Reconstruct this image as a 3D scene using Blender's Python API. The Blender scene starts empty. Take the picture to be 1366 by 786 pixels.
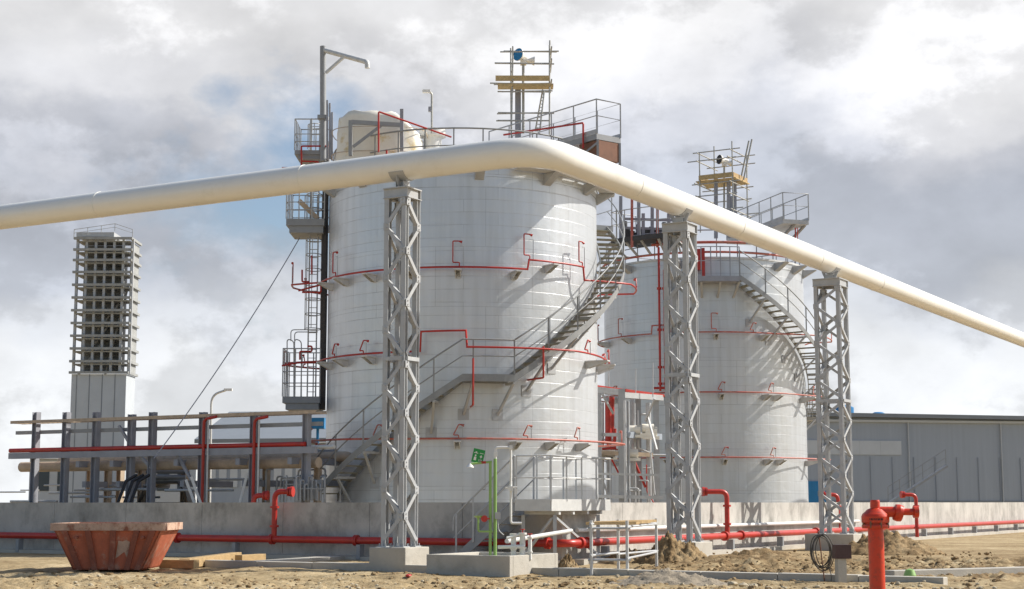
import bpy, math, random
from mathutils import Vector, Matrix, noise
random.seed(7)
sc = bpy.context.scene
C = sc.collection
R_ = math.radians
PI = math.pi

# ------------------------------------------------------------------ camera
F, PX, PY, HOR = 2110.0, 683.0, 393.0, 670.0
TILT = math.atan((HOR - PY) / F)
EYE = Vector((0, 0, 1.5))
cam = bpy.data.objects.new('camera', bpy.data.cameras.new('camera'))
C.objects.link(cam)
cam.location = EYE
cam.rotation_euler = (PI / 2 + TILT, 0, 0)
cam.data.sensor_width = 36
cam.data.lens = 36 * F / 1366
cam.data.clip_start = 0.5
cam.data.clip_end = 9000
sc.camera = cam

def ray(x, y):
    a, b = (x - PX) / F, (PY - y) / F
    return Vector((a, math.cos(TILT) - b * math.sin(TILT), math.sin(TILT) + b * math.cos(TILT)))
def P(x, y, Y):
    "point of the place seen at photo position x, y and lying Y metres away"
    r = ray(x, y)
    return EYE + r * (Y / r.y)
def G(x, y, z=0.0):
    "same, lying at height z"
    r = ray(x, y)
    return EYE + r * ((z - EYE.z) / r.z)
def zat(y, Y):
    return P(PX, y, Y).z

U = Vector((-0.866, 0.5, 0)); V = Vector((0.5, 0.866, 0))
N1 = -V; N2 = -U
UP = Vector((0, 0, 1))

# ------------------------------------------------------------------ materials
def _mat(name):
    m = bpy.data.materials.new(name); m.use_nodes = True
    nt = m.node_tree
    return m, nt, nt.nodes['Principled BSDF'], nt.nodes, nt.links

def mat(name, col, rough=.5, metal=0.0, var=.12, vscale=2.0, bump=0.0, bscale=25, tint=None, tscale=1.2, tlow=.5, thigh=.7, stretch=None, spec=.5):
    m, nt, b, N, L = _mat(name)
    tc = N.new('ShaderNodeTexCoord')
    vec = tc.outputs['Object']
    if stretch:
        mp = N.new('ShaderNodeMapping'); mp.inputs['Scale'].default_value = stretch
        L.new(vec, mp.inputs['Vector']); vec = mp.outputs['Vector']
    n = N.new('ShaderNodeTexNoise'); n.inputs['Scale'].default_value = vscale; n.inputs['Detail'].default_value = 6; n.inputs['Roughness'].default_value = .65
    L.new(vec, n.inputs['Vector'])
    r = N.new('ShaderNodeValToRGB')
    r.color_ramp.elements[0].position = .25; r.color_ramp.elements[1].position = .75
    r.color_ramp.elements[0].color = tuple(c * (1 - var) for c in col) + (1,)
    r.color_ramp.elements[1].color = tuple(min(1, c * (1 + var)) for c in col) + (1,)
    L.new(n.outputs['Fac'], r.inputs['Fac'])
    out = r.outputs['Color']
    if tint:
        n2 = N.new('ShaderNodeTexNoise'); n2.inputs['Scale'].default_value = tscale; n2.inputs['Detail'].default_value = 8; n2.inputs['Roughness'].default_value = .7
        L.new(vec, n2.inputs['Vector'])
        r2 = N.new('ShaderNodeValToRGB'); r2.color_ramp.elements[0].position = tlow; r2.color_ramp.elements[1].position = thigh
        L.new(n2.outputs['Fac'], r2.inputs['Fac'])
        mx = N.new('ShaderNodeMix'); mx.data_type = 'RGBA'
        L.new(r2.outputs['Color'], mx.inputs[0]); L.new(out, mx.inputs[6]); mx.inputs[7].default_value = tuple(tint) + (1,)
        out = mx.outputs[2]
    L.new(out, b.inputs['Base Color'])
    b.inputs['Roughness'].default_value = rough; b.inputs['Metallic'].default_value = metal
    b.inputs['Specular IOR Level'].default_value = spec
    if bump:
        n3 = N.new('ShaderNodeTexNoise'); n3.inputs['Scale'].default_value = bscale; n3.inputs['Detail'].default_value = 6
        L.new(tc.outputs['Object'], n3.inputs['Vector'])
        bp = N.new('ShaderNodeBump'); bp.inputs['Strength'].default_value = bump; bp.inputs['Distance'].default_value = .02
        L.new(n3.outputs['Fac'], bp.inputs['Height']); L.new(bp.outputs['Normal'], b.inputs['Normal'])
    return m

def cladding_mat(name, col, radius):
    "metal sheeting wrapped round a tank: panel seams, fine upright ribs, faint run-off streaks"
    m, nt, b, N, L = _mat(name)
    tc = N.new('ShaderNodeTexCoord'); sp = N.new('ShaderNodeSeparateXYZ'); L.new(tc.outputs['Object'], sp.inputs[0])
    at = N.new('ShaderNodeMath'); at.operation = 'ARCTAN2'; L.new(sp.outputs['Y'], at.inputs[0]); L.new(sp.outputs['X'], at.inputs[1])
    ar = N.new('ShaderNodeMath'); ar.operation = 'MULTIPLY'; ar.inputs[1].default_value = radius; L.new(at.outputs[0], ar.inputs[0])
    cb = N.new('ShaderNodeCombineXYZ'); L.new(ar.outputs[0], cb.inputs['X']); L.new(sp.outputs['Z'], cb.inputs['Y'])
    # uneven seams
    wn = N.new('ShaderNodeTexNoise'); wn.inputs['Scale'].default_value = .6; L.new(cb.outputs[0], wn.inputs['Vector'])
    wv = N.new('ShaderNodeVectorMath'); wv.operation = 'MULTIPLY_ADD'; L.new(wn.outputs['Color'], wv.inputs[0]); wv.inputs[1].default_value = (.02, .05, 0); L.new(cb.outputs[0], wv.inputs[2])
    br = N.new('ShaderNodeTexBrick'); br.inputs['Scale'].default_value = 1.0
    br.inputs['Brick Width'].default_value = 2.9; br.inputs['Row Height'].default_value = .4
    br.inputs['Mortar Size'].default_value = .009; br.inputs['Mortar Smooth'].default_value = .9
    br.offset = .37; br.offset_frequency = 2
    br.inputs['Color1'].default_value = tuple(c * 1.03 for c in col) + (1,)
    br.inputs['Color2'].default_value = tuple(c * .965 for c in col) + (1,)
    br.inputs['Mortar'].default_value = tuple(c * .6 for c in col) + (1,)
    L.new(wv.outputs[0], br.inputs['Vector'])
    # bigger sheets, 2.5 m courses
    b2 = N.new('ShaderNodeTexBrick'); b2.inputs['Scale'].default_value = 1.0
    b2.inputs['Brick Width'].default_value = 3.1; b2.inputs['Row Height'].default_value = 1.86; b2.inputs['Mortar Size'].default_value = .012
    b2.inputs['Color1'].default_value = (1, 1, 1, 1); b2.inputs['Color2'].default_value = (.96, .963, .967, 1); b2.inputs['Mortar'].default_value = (.82, .82, .82, 1)
    L.new(cb.outputs[0], b2.inputs['Vector'])
    mul = N.new('ShaderNodeMix'); mul.data_type = 'RGBA'; mul.blend_type = 'MULTIPLY'; mul.inputs[0].default_value = 1
    # many of the fine seams are hardly there
    sn = N.new('ShaderNodeTexNoise'); sn.inputs['Scale'].default_value = .9; sn.inputs['Detail'].default_value = 4; L.new(cb.outputs[0], sn.inputs['Vector'])
    sr = N.new('ShaderNodeValToRGB'); sr.color_ramp.elements[0].position = .42; sr.color_ramp.elements[1].position = .62; L.new(sn.outputs['Fac'], sr.inputs['Fac'])
    mm = N.new('ShaderNodeMix'); mm.data_type = 'RGBA'; L.new(sr.outputs['Color'], mm.inputs[0]); mm.inputs[6].default_value = tuple(col) + (1,); L.new(br.outputs['Color'], mm.inputs[7])
    L.new(mm.outputs[2], mul.inputs[6]); L.new(b2.outputs['Color'], mul.inputs[7])
    # streaks
    ms = N.new('ShaderNodeMapping'); ms.inputs['Scale'].default_value = (3.5, .22, 1); L.new(cb.outputs[0], ms.inputs['Vector'])
    st = N.new('ShaderNodeTexNoise'); st.inputs['Scale'].default_value = 1.3; st.inputs['Detail'].default_value = 6; L.new(ms.outputs[0], st.inputs['Vector'])
    srp = N.new('ShaderNodeValToRGB'); srp.color_ramp.elements[0].position = .3; srp.color_ramp.elements[1].position = .62
    srp.color_ramp.elements[0].color = (.90, .895, .88, 1); srp.color_ramp.elements[1].color = (1, 1, 1, 1); L.new(st.outputs['Fac'], srp.inputs['Fac'])
    m2 = N.new('ShaderNodeMix'); m2.data_type = 'RGBA'; m2.blend_type = 'MULTIPLY'; m2.inputs[0].default_value = 1
    L.new(mul.outputs[2], m2.inputs[6]); L.new(srp.outputs['Color'], m2.inputs[7])
    L.new(m2.outputs[2], b.inputs['Base Color'])
    # ribs + seams relief
    rb = N.new('ShaderNodeMath'); rb.operation = 'MULTIPLY'; rb.inputs[1].default_value = 2 * PI / .26; L.new(ar.outputs[0], rb.inputs[0])
    sn1 = N.new('ShaderNodeMath'); sn1.operation = 'SINE'; L.new(rb.outputs[0], sn1.inputs[0])
    sna = N.new('ShaderNodeMath'); sna.operation = 'ABSOLUTE'; L.new(sn1.outputs[0], sna.inputs[0])
    sn2 = N.new('ShaderNodeMath'); sn2.operation = 'POWER'; sn2.inputs[1].default_value = .35; L.new(sna.outputs[0], sn2.inputs[0])
    s3 = N.new('ShaderNodeMath'); s3.operation = 'MULTIPLY_ADD'; s3.inputs[1].default_value = .2; L.new(sn2.outputs[0], s3.inputs[0])
    inv = N.new('ShaderNodeMath'); inv.operation = 'SUBTRACT'; inv.inputs[0].default_value = 1; L.new(br.outputs['Fac'], inv.inputs[1]); L.new(inv.outputs[0], s3.inputs[2])
    # dents
    dn = N.new('ShaderNodeTexNoise'); dn.inputs['Scale'].default_value = 1.6; dn.inputs['Detail'].default_value = 3; L.new(cb.outputs[0], dn.inputs['Vector'])
    ad = N.new('ShaderNodeMath'); ad.operation = 'MULTIPLY_ADD'; ad.inputs[1].default_value = 4.5; L.new(dn.outputs['Fac'], ad.inputs[0]); L.new(s3.outputs[0], ad.inputs[2])
    bp = N.new('ShaderNodeBump'); bp.inputs['Strength'].default_value = .42; bp.inputs['Distance'].default_value = .009
    L.new(ad.outputs[0], bp.inputs['Height']); L.new(bp.outputs['Normal'], b.inputs['Normal'])
    b.inputs['Roughness'].default_value = .37; b.inputs['Metallic'].default_value = .42
    return m

M = {}
M['cream'] = mat('cream pipe paint', (.84, .825, .765), .27, 0, .04, .8, .05, 8, tint=(.70, .665, .57), tscale=.7, tlow=.56, thigh=.85)
M['galv'] = mat('galvanised steel', (.46, .47, .475), .5, .12, .18, 5, tint=(.36,.35,.33), tscale=2.5, tlow=.5, thigh=.75)
M['louvre'] = mat('weathered louvre steel', (.33, .335, .32), .6, 0, .2, 2)
M['galv_light'] = mat('new galvanised steel', (.60, .60, .58), .5, .1, .12, 5)
M['stair'] = mat('weathered stair steel', (.29, .295, .29), .55, .1, .16, 4)
M['grate'] = mat('dull stair grating', (.25, .235, .18), .7, 0, .2, 6)
M['slate'] = mat('slate grey painted steel', (.31, .315, .345), .5, 0, .15, 3)
M['grey'] = mat('grey painted steel', (.30, .31, .32), .5, 0, .12, 3)
M['dark'] = mat('dark brown steel', (.055, .05, .047), .6, 0, .3, 3)
M['red'] = mat('red fire pipe paint', (.47, .033, .022), .38, 0, .14, 2.5, tint=(.33, .03, .02), tscale=3)
M['hydrant'] = mat('orange red hydrant paint', (.62, .045, .012), .36, 0, .10, 7, .05, 60, tint=(.36, .045, .02), tscale=14, tlow=.5, thigh=.66)
M['pinkred'] = mat('sun bleached red pipe paint', (.52, .10, .07), .5, 0, .2, 2, tint=(.45, .22, .17), tscale=2, tlow=.4, thigh=.65)
M['concrete'] = mat('new concrete', (.47, .44, .38), .85, 0, .14, 1.2, .35, 30, tint=(.30, .27, .22), tscale=.9, tlow=.52, thigh=.8)
M['wall'] = mat('bund wall concrete', (.49, .47, .43), .85, 0, .22, .7, .3, 22, tint=(.24, .23, .205), tscale=1.1, tlow=.46, thigh=.72, stretch=(1.2, 1.2, .85))
M['wood'] = mat('raw timber', (.42, .29, .14), .8, 0, .25, 4, .3, 40, stretch=(1, 1, 3))
M['plank'] = mat('yellow scaffold board', (.52, .38, .18), .75, 0, .25, 5)
M['lag'] = mat('brown pipe lagging', (.52, .41, .30), .8, 0, .25, 3)
M['tube'] = mat('scaffold tube', (.42, .41, .37), .45, .4, .25, 6)
M['green'] = mat('green safety paint', (.27, .45, .13), .4, 0, .1, 4)
M['signgreen'] = mat('green sign face', (.015, .27, .06), .4, 0, .05, 4)
M['white'] = mat('white paint', (.78, .77, .73), .45, 0, .07, 4)
M['tarp'] = mat('cream tarpaulin', (.82, .78, .68), .55, 0, .1, 1.2, .4, 5, tint=(.62, .45, .14), tscale=.8, tlow=.55, thigh=.66)
M['blue'] = mat('blue sheet', (.015, .19, .42), .5, 0, .1, 2)
M['bluegrey'] = mat('blue grey cladding', (.33, .37, .42), .55, 0, .07, 1, stretch=(6, 1, .2))
M['palewall'] = mat('pale cladding', (.50, .53, .55), .55, 0, .06, 1)
M['roofgrey'] = mat('grey roof sheeting', (.21, .23, .25), .5, 0, .08, 1)
M['black'] = mat('black rubber', (.018, .018, .02), .6, 0, .2, 5)
M['rust'] = mat('brown oxide steel', (.20, .09, .05), .7, 0, .25, 3)
M['darkbox'] = mat('dark weathered box', (.075, .04, .038), .6, 0, .25, 6)
M['cable'] = mat('dusty cable', (.065, .058, .048), .65, 0, .3, 8)
M['skip'] = mat('scuffed red skip paint', (.46, .125, .062), .65, 0, .25, 2.2, .3, 20, tint=(.50, .27, .19), tscale=2.6, tlow=.55, thigh=.66)
M['ribred'] = mat('rusted rib paint', (.27, .085, .05), .75, 0, .3, 3, .3, 20, tint=(.34, .16, .11), tscale=3, tlow=.55, thigh=.65)
M['skiprim'] = mat('chalky worn skip rim', (.50, .34, .25), .75, 0, .25, 5, .3, 20, tint=(.25, .09, .05), tscale=4, tlow=.5, thigh=.65)
M['gravel'] = mat('grey gravel', (.27, .225, .165), .95, 0, .3, 14, .8, 40)
M['glass'] = mat('dark window glass', (.05, .07, .09), .1, 0, .05, 1)
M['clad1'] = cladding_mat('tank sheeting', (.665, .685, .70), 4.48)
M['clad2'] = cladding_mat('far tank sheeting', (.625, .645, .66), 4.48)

def dirt_mat(name, lo, mid, hi, bump=.7, sc1=.35, dug=None):
    m, nt, b, N, L = _mat(name)
    tc = N.new('ShaderNodeTexCoord')
    def ns(s, d=8, r=.65):
        n = N.new('ShaderNodeTexNoise'); n.inputs['Scale'].default_value = s; n.inputs['Detail'].default_value = d; n.inputs['Roughness'].default_value = r
        L.new(tc.outputs['Object'], n.inputs['Vector']); return n
    a, c = ns(sc1), ns(5.0)
    mx = N.new('ShaderNodeMath'); mx.operation = 'MULTIPLY_ADD'; mx.inputs[1].default_value = .45
    L.new(c.outputs['Fac'], mx.inputs[0])
    hf = N.new('ShaderNodeMath'); hf.operation = 'MULTIPLY'; hf.inputs[1].default_value = .55; L.new(a.outputs['Fac'], hf.inputs[0]); L.new(hf.outputs[0], mx.inputs[2])
    r = N.new('ShaderNodeValToRGB'); e = r.color_ramp.elements
    e[0].position = .36; e[0].color = tuple(lo) + (1,); e[1].position = .64; e[1].color = tuple(hi) + (1,)
    k = e.new(.5); k.color = tuple(mid) + (1,)
    L.new(mx.outputs[0], r.inputs['Fac']); out = r.outputs['Color']
    if dug:      # damp freshly dug soil lies in patches where the ground has been opened
        at = N.new('ShaderNodeAttribute'); at.attribute_name = 'dug'
        pn = ns(1.1); ma = N.new('ShaderNodeMath'); ma.operation = 'MULTIPLY'; L.new(at.outputs['Fac'], ma.inputs[0])
        mr = N.new('ShaderNodeMapRange'); mr.inputs['From Min'].default_value = .40; mr.inputs['From Max'].default_value = .56; L.new(pn.outputs['Fac'], mr.inputs['Value']); L.new(mr.outputs[0], ma.inputs[1])
        r5 = N.new('ShaderNodeValToRGB'); r5.color_ramp.elements[0].position = .35; r5.color_ramp.elements[1].position = .65
        r5.color_ramp.elements[0].color = tuple(dug[0]) + (1,); r5.color_ramp.elements[1].color = tuple(dug[1]) + (1,); L.new(c.outputs['Fac'], r5.inputs['Fac'])
        mg = N.new('ShaderNodeMix'); mg.data_type = 'RGBA'; L.new(ma.outputs[0], mg.inputs[0]); L.new(out, mg.inputs[6]); L.new(r5.outputs['Color'], mg.inputs[7]); out = mg.outputs[2]
    L.new(out, b.inputs['Base Color'])
    b.inputs['Roughness'].default_value = .95; b.inputs['Specular IOR Level'].default_value = .15
    d, f = ns(9), ns(45)
    ad = N.new('ShaderNodeMath'); ad.operation = 'MULTIPLY_ADD'; ad.inputs[1].default_value = .35; L.new(f.outputs['Fac'], ad.inputs[0]); L.new(d.outputs['Fac'], ad.inputs[2])
    bp = N.new('ShaderNodeBump'); bp.inputs['Strength'].default_value = bump; bp.inputs['Distance'].default_value = .06
    L.new(ad.outputs[0], bp.inputs['Height']); L.new(bp.outputs['Normal'], b.inputs['Normal'])
    return m
M['dirt'] = dirt_mat('sandy building site soil', (.19, .13, .065), (.39, .295, .165), (.57, .46, .285), dug=((.15, .095, .045), (.36, .255, .135)))
M['clod'] = dirt_mat('turned soil', (.15, .095, .045), (.29, .20, .105), (.44, .33, .19), .9, 1.5)
M['stone'] = mat('pale stones', (.46, .39, .27), .9, 0, .25, 6, .4, 30)

# ------------------------------------------------------------------ mesh helpers
class MB:
    def __init__(s): s.v = []; s.f = []; s.s = []
    def quadbox(s, p):       # p: 8 points, bottom ring then top ring
        n = len(s.v); s.v += [Vector(q) for q in p]
        for f in ((3, 2, 1, 0), (4, 5, 6, 7), (0, 1, 5, 4), (1, 2, 6, 5), (2, 3, 7, 6), (3, 0, 4, 7)):
            s.f.append(tuple(n + i for i in f)); s.s.append(False)
        return s
    def box(s, c, sx, sy, sz, ax=Vector((1, 0, 0)), ay=None):
        "centre c, sizes; ax = direction of sx in plan"
        ax = Vector(ax).normalized(); ay = ay or UP.cross(ax).normalized(); az = ax.cross(ay)
        c = Vector(c); X, Y, Z = ax * sx / 2, ay * sy / 2, az * sz / 2
        return s.quadbox([c - X - Y - Z, c + X - Y - Z, c + X + Y - Z, c - X + Y - Z, c - X - Y + Z, c + X - Y + Z, c + X + Y + Z, c - X + Y + Z])
    def bar(s, p, q, w, h, up=UP):
        "rectangular bar from p to q, w sideways, h along up"
        p, q = Vector(p), Vector(q); d = (q - p)
        L = d.length; d.normalize()
        up = Vector(up)
        if abs(d.dot(up.normalized())) > .98: up = Vector((0, 1, 0)) if abs(d.y) < .9 else Vector((1, 0, 0))
        side = d.cross(up).normalized(); u = side.cross(d).normalized()
        return s.box((p + q) / 2, L, w, h, d, -side) if False else s._bar(p, q, side * w / 2, u * h / 2)
    def _bar(s, p, q, a, b):
        return s.quadbox([p - a - b, p + a - b, q + a - b, q - a - b, p - a + b, p + a + b, q + a + b, q - a + b])
    def hbeam(s, p, q, w, d, ax, t=.018):
        "H section from p to q: flanges w wide facing +-ax, depth d along ax"
        p, q, ax = Vector(p), Vector(q), Vector(ax).normalized()
        dr = (q - p).normalized(); sd = dr.cross(ax).normalized()
        for k in (-1, 1):
            o = ax * (k * (d / 2 - t / 2))
            s._bar(p + o, q + o, sd * w / 2, ax * t / 2)
        s._bar(p, q, sd * t / 2, ax * (d / 2 - t - .001))
        return s
    def angle(s, p, q, w, n, sd, t=.012):
        "L section: one leg flat against the face with normal n, other leg standing out"
        p, q = Vector(p), Vector(q); dr = (q - p).normalized(); n = Vector(n).normalized(); e = dr.cross(n).normalized() * sd
        s._bar(p, q, e * w / 2, n * t / 2)
        o = e * (w / 2 - t / 2) - n * (w / 2)
        s._bar(p + o, q + o, e * t / 2, n * (w / 2 - t / 2 - .001))
        return s
    def tube(s, pts, r, n=8, closed=False, caps=True):
        pts = [Vector(p) for p in pts]; m = len(pts); rings = []
        prev = None
        for i, p in enumerate(pts):
            a = pts[(i - 1) % m] if (closed or i > 0) else None
            b = pts[(i + 1) % m] if (closed or i < m - 1) else None
            d = Vector()
            if a is not None: d += (p - a).normalized()
            if b is not None: d += (b - p).normalized()
            if d.length < 1e-6: d = Vector((0, 0, 1))
            d.normalize()
            if prev is None:
                x = d.cross(UP)
                if x.length < .05: x = d.cross(Vector((1, 0, 0)))
            else:
                x = prev - d * prev.dot(d)
            x.normalize(); prev = x; y = d.cross(x)
            k = 1.0
            if a is not None and b is not None:
                cs = (p - a).normalized().dot((b - p).normalized()); k = 1 / max(.6, math.sqrt(max(.01, (1 + cs) / 2)))
                bis = ((b - p).normalized() - (p - a).normalized())
            base = len(s.v)
            rr = r[i] if isinstance(r, (list, tuple)) else r
            for j in range(n):
                t = 2 * PI * j / n
                o = x * math.cos(t) * rr + y * math.sin(t) * rr
                if k > 1.001:
                    bb = bis.normalized(); o += bb * (o.dot(bb)) * (k - 1)
                s.v.append(p + o)
            rings.append(base)
        cnt = m if closed else m - 1
        for i in range(cnt):
            a, b = rings[i], rings[(i + 1) % m]
            for j in range(n):
                s.f.append((a + j, a + (j + 1) % n, b + (j + 1) % n, b + j)); s.s.append(True)
        if caps and not closed:
            for e, rg in ((0, rings[0]), (1, rings[-1])):
                base = len(s.v); s.v += [s.v[rg + j].copy() for j in range(n)]
                s.f.append(tuple(base + j for j in (range(n) if e else reversed(range(n))))); s.s.append(False)
        return s
    def cyl(s, p, q, r0, r1=None, n=16): 
        return s.tube([p, q], [r0, r0 if r1 is None else r1], n)
    def lathe(s, c, prof, n=24, axis=UP):
        "profile of (radius, height) turned about axis through c"
        c = Vector(c); axis = Vector(axis).normalized()
        x = axis.cross(Vector((1, 0, 0)))
        if x.length < .1: x = axis.cross(Vector((0, 1, 0)))
        x.normalize(); y = axis.cross(x)
        for (ra, za), (rb, zb) in zip(prof[:-1], prof[1:]):
            base = len(s.v)
            for (rr, zz) in ((ra, za), (rb, zb)):
                for j in range(n):
                    t = 2 * PI * j / n
                    s.v.append(c + axis * zz + (x * math.cos(t) + y * math.sin(t)) * rr)
            for j in range(n):
                s.f.append((base + j, base + (j + 1) % n, base + n + (j + 1) % n, base + n + j)); s.s.append(True)
        return s
    def poly(s, pts):
        n = len(s.v); s.v += [Vector(p) for p in pts]; s.f.append(tuple(range(n, n + len(pts)))); s.s.append(False); return s
    def build(s, name, m, parent=None, loc=None, bevel=0):
        org = ORG[parent] if parent is not None else (Vector(loc) if loc is not None else Vector((0, 0, 0)))
        me = bpy.data.meshes.new(name)
        me.from_pydata([tuple(v - org) for v in s.v], [], s.f)
        me.polygons.foreach_set('use_smooth', s.s)
        me.materials.append(M[m] if isinstance(m, str) else m)
        me.update()
        o = bpy.data.objects.new(name, me); C.objects.link(o)
        if parent is not None: o.parent = parent
        else: o.location = org
        ORG[o] = org
        if bevel:
            b = o.modifiers.new('bevel', 'BEVEL'); b.width = bevel; b.segments = 2; b.limit_method = 'ANGLE'
        return o
ORG = {}
def tag(o, label, cat, group=None):
    o['label'] = label; o['category'] = cat
    if group: o['group'] = group
    return o
def kind(o, k): o['kind'] = k; return o
def thing(name, label, cat, loc, group=None):
    o = bpy.data.objects.new(name, None); o.empty_display_size = .3; C.objects.link(o)
    o.location = Vector(loc); ORG[o] = Vector(loc)
    return tag(o, label, cat, group)
def copy_thing(root, loc, label, group):
    r = root.copy(); C.objects.link(r); r.location = Vector(loc); r['label'] = label; r['group'] = group
    ORG[r] = Vector(loc)
    for ch in list(root.children):
        c = ch.copy(); C.objects.link(c); c.parent = r; ORG[c] = ORG[r]
        for g in list(ch.children):
            d = g.copy(); C.objects.link(d); d.parent = c
    return r
def arc(c, a, b, n=6):
    "quarter-round elbow: c = corner, a and b = points where it starts and ends"
    c, a, b = Vector(c), Vector(a), Vector(b)
    return [(1 - t) ** 2 * a + 2 * t * (1 - t) * c + t * t * b for t in [i / n for i in range(n + 1)]]
def bent(pts, r, n=5):
    "polyline with rounded corners of size r"
    pts = [Vector(p) for p in pts]; out = [pts[0]]
    for i in range(1, len(pts) - 1):
        a, c, b = pts[i - 1], pts[i], pts[i + 1]
        ra = min(r, (a - c).length * .48); rb = min(r, (b - c).length * .48)
        out += arc(c, c + (a - c).normalized() * ra, c + (b - c).normalized() * rb, n)
    out.append(pts[-1]); return out
def railing(mb, floor, h=1.1, gap=1.2, closed=False, mid=True, r=.022, toe=0, post=.02):
    pts = [Vector(p) for p in floor]
    top = [p + UP * h for p in pts]
    mb.tube(top, r, 6, closed)
    if mid: mb.tube([p + UP * h * .52 for p in pts], r * .75, 5, closed)
    seq = pts + ([pts[0]] if closed else [])
    acc = 0; last = None
    for i, (a, b) in enumerate(zip(seq[:-1], seq[1:])):
        L = (b - a).length; n = max(1, round(L / gap)) if L > gap * .75 else 1
        if L > gap * .75:
            for k in range(n): 
                p = a.lerp(b, k / n); mb.bar(p, p + UP * h, post * 2, post * 2)
            acc = 0
        else:
            if i == 0 or acc >= gap: mb.bar(a, a + UP * h, post * 2, post * 2); acc = 0
            acc += L
        if toe: mb.bar(a + UP * toe / 2, b + UP * toe / 2, .012, toe)
    if not closed: mb.bar(pts[-1], top[-1], post * 2, post * 2)

# ------------------------------------------------------------------ ground
def soil(x, y):
    k = noise.fractal(Vector((x * .35, y * .35, 3.1)), 1, 2, 4) * .07
    k += noise.fractal(Vector((x * 1.7, y * 1.7, 9.1)), 1, 2, 4) * .035
    # rougher turned soil to the right, between the kerb and the bund
    rough = max(0, min(1, (x - 2) / 3)) * max(0, min(1, (y - 30.5) / 1.5))
    k += rough * (abs(noise.fractal(Vector((x * 1.3, y * 1.3, 1.7)), 1, 2, 5)) * .17 + noise.fractal(Vector((x * 6.1, y * 6.1, 4.7)), .8, 2, 4) * .07)
    for o_ in (31.3, 30.0):
        q_ = (y + .57 * x * .5 - o_) / .16; k -= .045 * math.exp(-q_ * q_) * (1 + .5 * math.sin(x * 9)) - .02 * math.exp(-(q_ - 1.6) ** 2)
    fr = .7 * max(0, min(1, (31 - y + (0 - x) * .35) / 2))
    k += fr * (abs(noise.fractal(Vector((x * 2.3, y * 2.3, 5.7)), 1, 2, 4)) * .08 + max(0, noise.fractal(Vector((x * 5, y * 5, 2.7)), 1, 2, 4)) * .12)
    return k
def axis(lo, hi, step, far):
    a = [lo + step * i for i in range(int((hi - lo) / step) + 1)]
    d = step; x = a[0]; left = []
    while x > -far: d *= 1.45; x -= d; left.append(x)
    d = step; x = a[-1]; right = []
    while x < far: d *= 1.45; x += d; right.append(x)
    return left[::-1] + a + right
xs = axis(-13, 14, .085, 4000); ys = axis(26.5, 40, .08, 4000)
g = MB()
for y in ys:
    for x in xs:
        fx = max(0, min(1, (17 - abs(x - .5)) / 3)); fy = max(0, min(1, (y - 23) / 2)) * max(0, min(1, (44 - y) / 3))
        g.v.append(Vector((x, y, soil(x, y) * fx * fy - .02)))
nx = len(xs)
for j in range(len(ys) - 1):
    for i in range(nx - 1):
        a = j * nx + i; g.f.append((a, a + 1, a + nx + 1, a + nx)); g.s.append(True)
gr_ = kind(g.build('ground', 'dirt'), 'structure')
da = gr_.data.attributes.new('dug', 'FLOAT', 'POINT')
da.data.foreach_set('value', [max(0, min(1, (v.x - 1.2) / 2)) * max(0, min(1, (v.y - 30.2) / .8)) * max(0, min(1, (60 - v.y) / 20)) for v in g.v])

def lump(mb, c, r, sq=.75, seed=0):
    "irregular clod or stone"
    base = len(mb.v); n, m = 7, 5
    rot = random.random() * PI; s1, s2 = random.uniform(.75, 1.25), random.uniform(.75, 1.25)
    for i in range(m + 1):
        ph = PI * i / m
        for j in range(n):
            th = 2 * PI * j / n + rot
            d = Vector((math.sin(ph) * math.cos(th) * s1, math.sin(ph) * math.sin(th) * s2, math.cos(ph) * sq))
            k = 1 + .35 * noise.noise(d * 1.7 + Vector((seed * 3.1, seed * 1.7, 0)))
            mb.v.append(Vector(c) + d * r * k)
    for i in range(m):
        for j in range(n):
            mb.f.append((base + i * n + j, base + (i + 1) * n + j, base + (i + 1) * n + (j + 1) % n, base + i * n + (j + 1) % n)); mb.s.append(False)
cl = MB()
for k in range(4000):
    px = random.uniform(40, 1330); py = random.triangular(752, 800, 786)
    q = G(px, py)
    if random.random() < .55: q = G(random.uniform(850, 1330), random.triangular(736, 772, 766))
    r = min(.13, .012 + random.expovariate(1 / .016))
    cl_z = soil(q.x, q.y) - .02
    lump(cl, (q.x, q.y, cl_z + r * .12), r, .62, k)
kind(cl.build('rubble', 'clod'), 'stuff')
st = MB()
for k in range(300):
    q = G(random.uniform(60, 1330), random.triangular(764, 800, 785))
    r = random.uniform(.015, .05)
    lump(st, (q.x, q.y, soil(q.x, q.y) - .02 + r * .3), r, .7, k + 50)
kind(st.build('gravel', 'stone'), 'stuff')

def mound(name, label, px, py, rx, ry, h, m, seed, cat='soil heap'):
    rx *= 1.1; ry *= 1.1
    c = G(px, py); mb = MB(); n = 52; base = 0
    for j in range(n + 1):
        for i in range(n + 1):
            u, v = i / n * 2 - 1, j / n * 2 - 1
            rr = math.hypot(u, v)
            z = max(0, 1 - rr) ** .9 * h * (1 + .45 * noise.fractal(Vector((u * 1.6, v * 1.6, seed)), 1, 2, 3))
            z += max(0, 1 - rr) ** .4 * .3 * h * noise.fractal(Vector((u * 6, v * 6, seed)), 1, 2, 4)
            z += max(0, 1 - rr) ** .35 * .34 * h * max(0, noise.fractal(Vector((u * 11, v * 11, seed + 3)), 1, 2, 4))
            if rr >= 1: z = -.1
            mb.v.append(Vector((c.x + u * rx, c.y + v * ry, z - .02)))
    for j in range(n):
        for i in range(n):
            a = j * (n + 1) + i; mb.f.append((a, a + 1, a + n + 2, a + n + 1)); mb.s.append(True)
    o = mb.build(name, m, None, (c.x, c.y, 0))
    return tag(o, label, cat)
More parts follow.
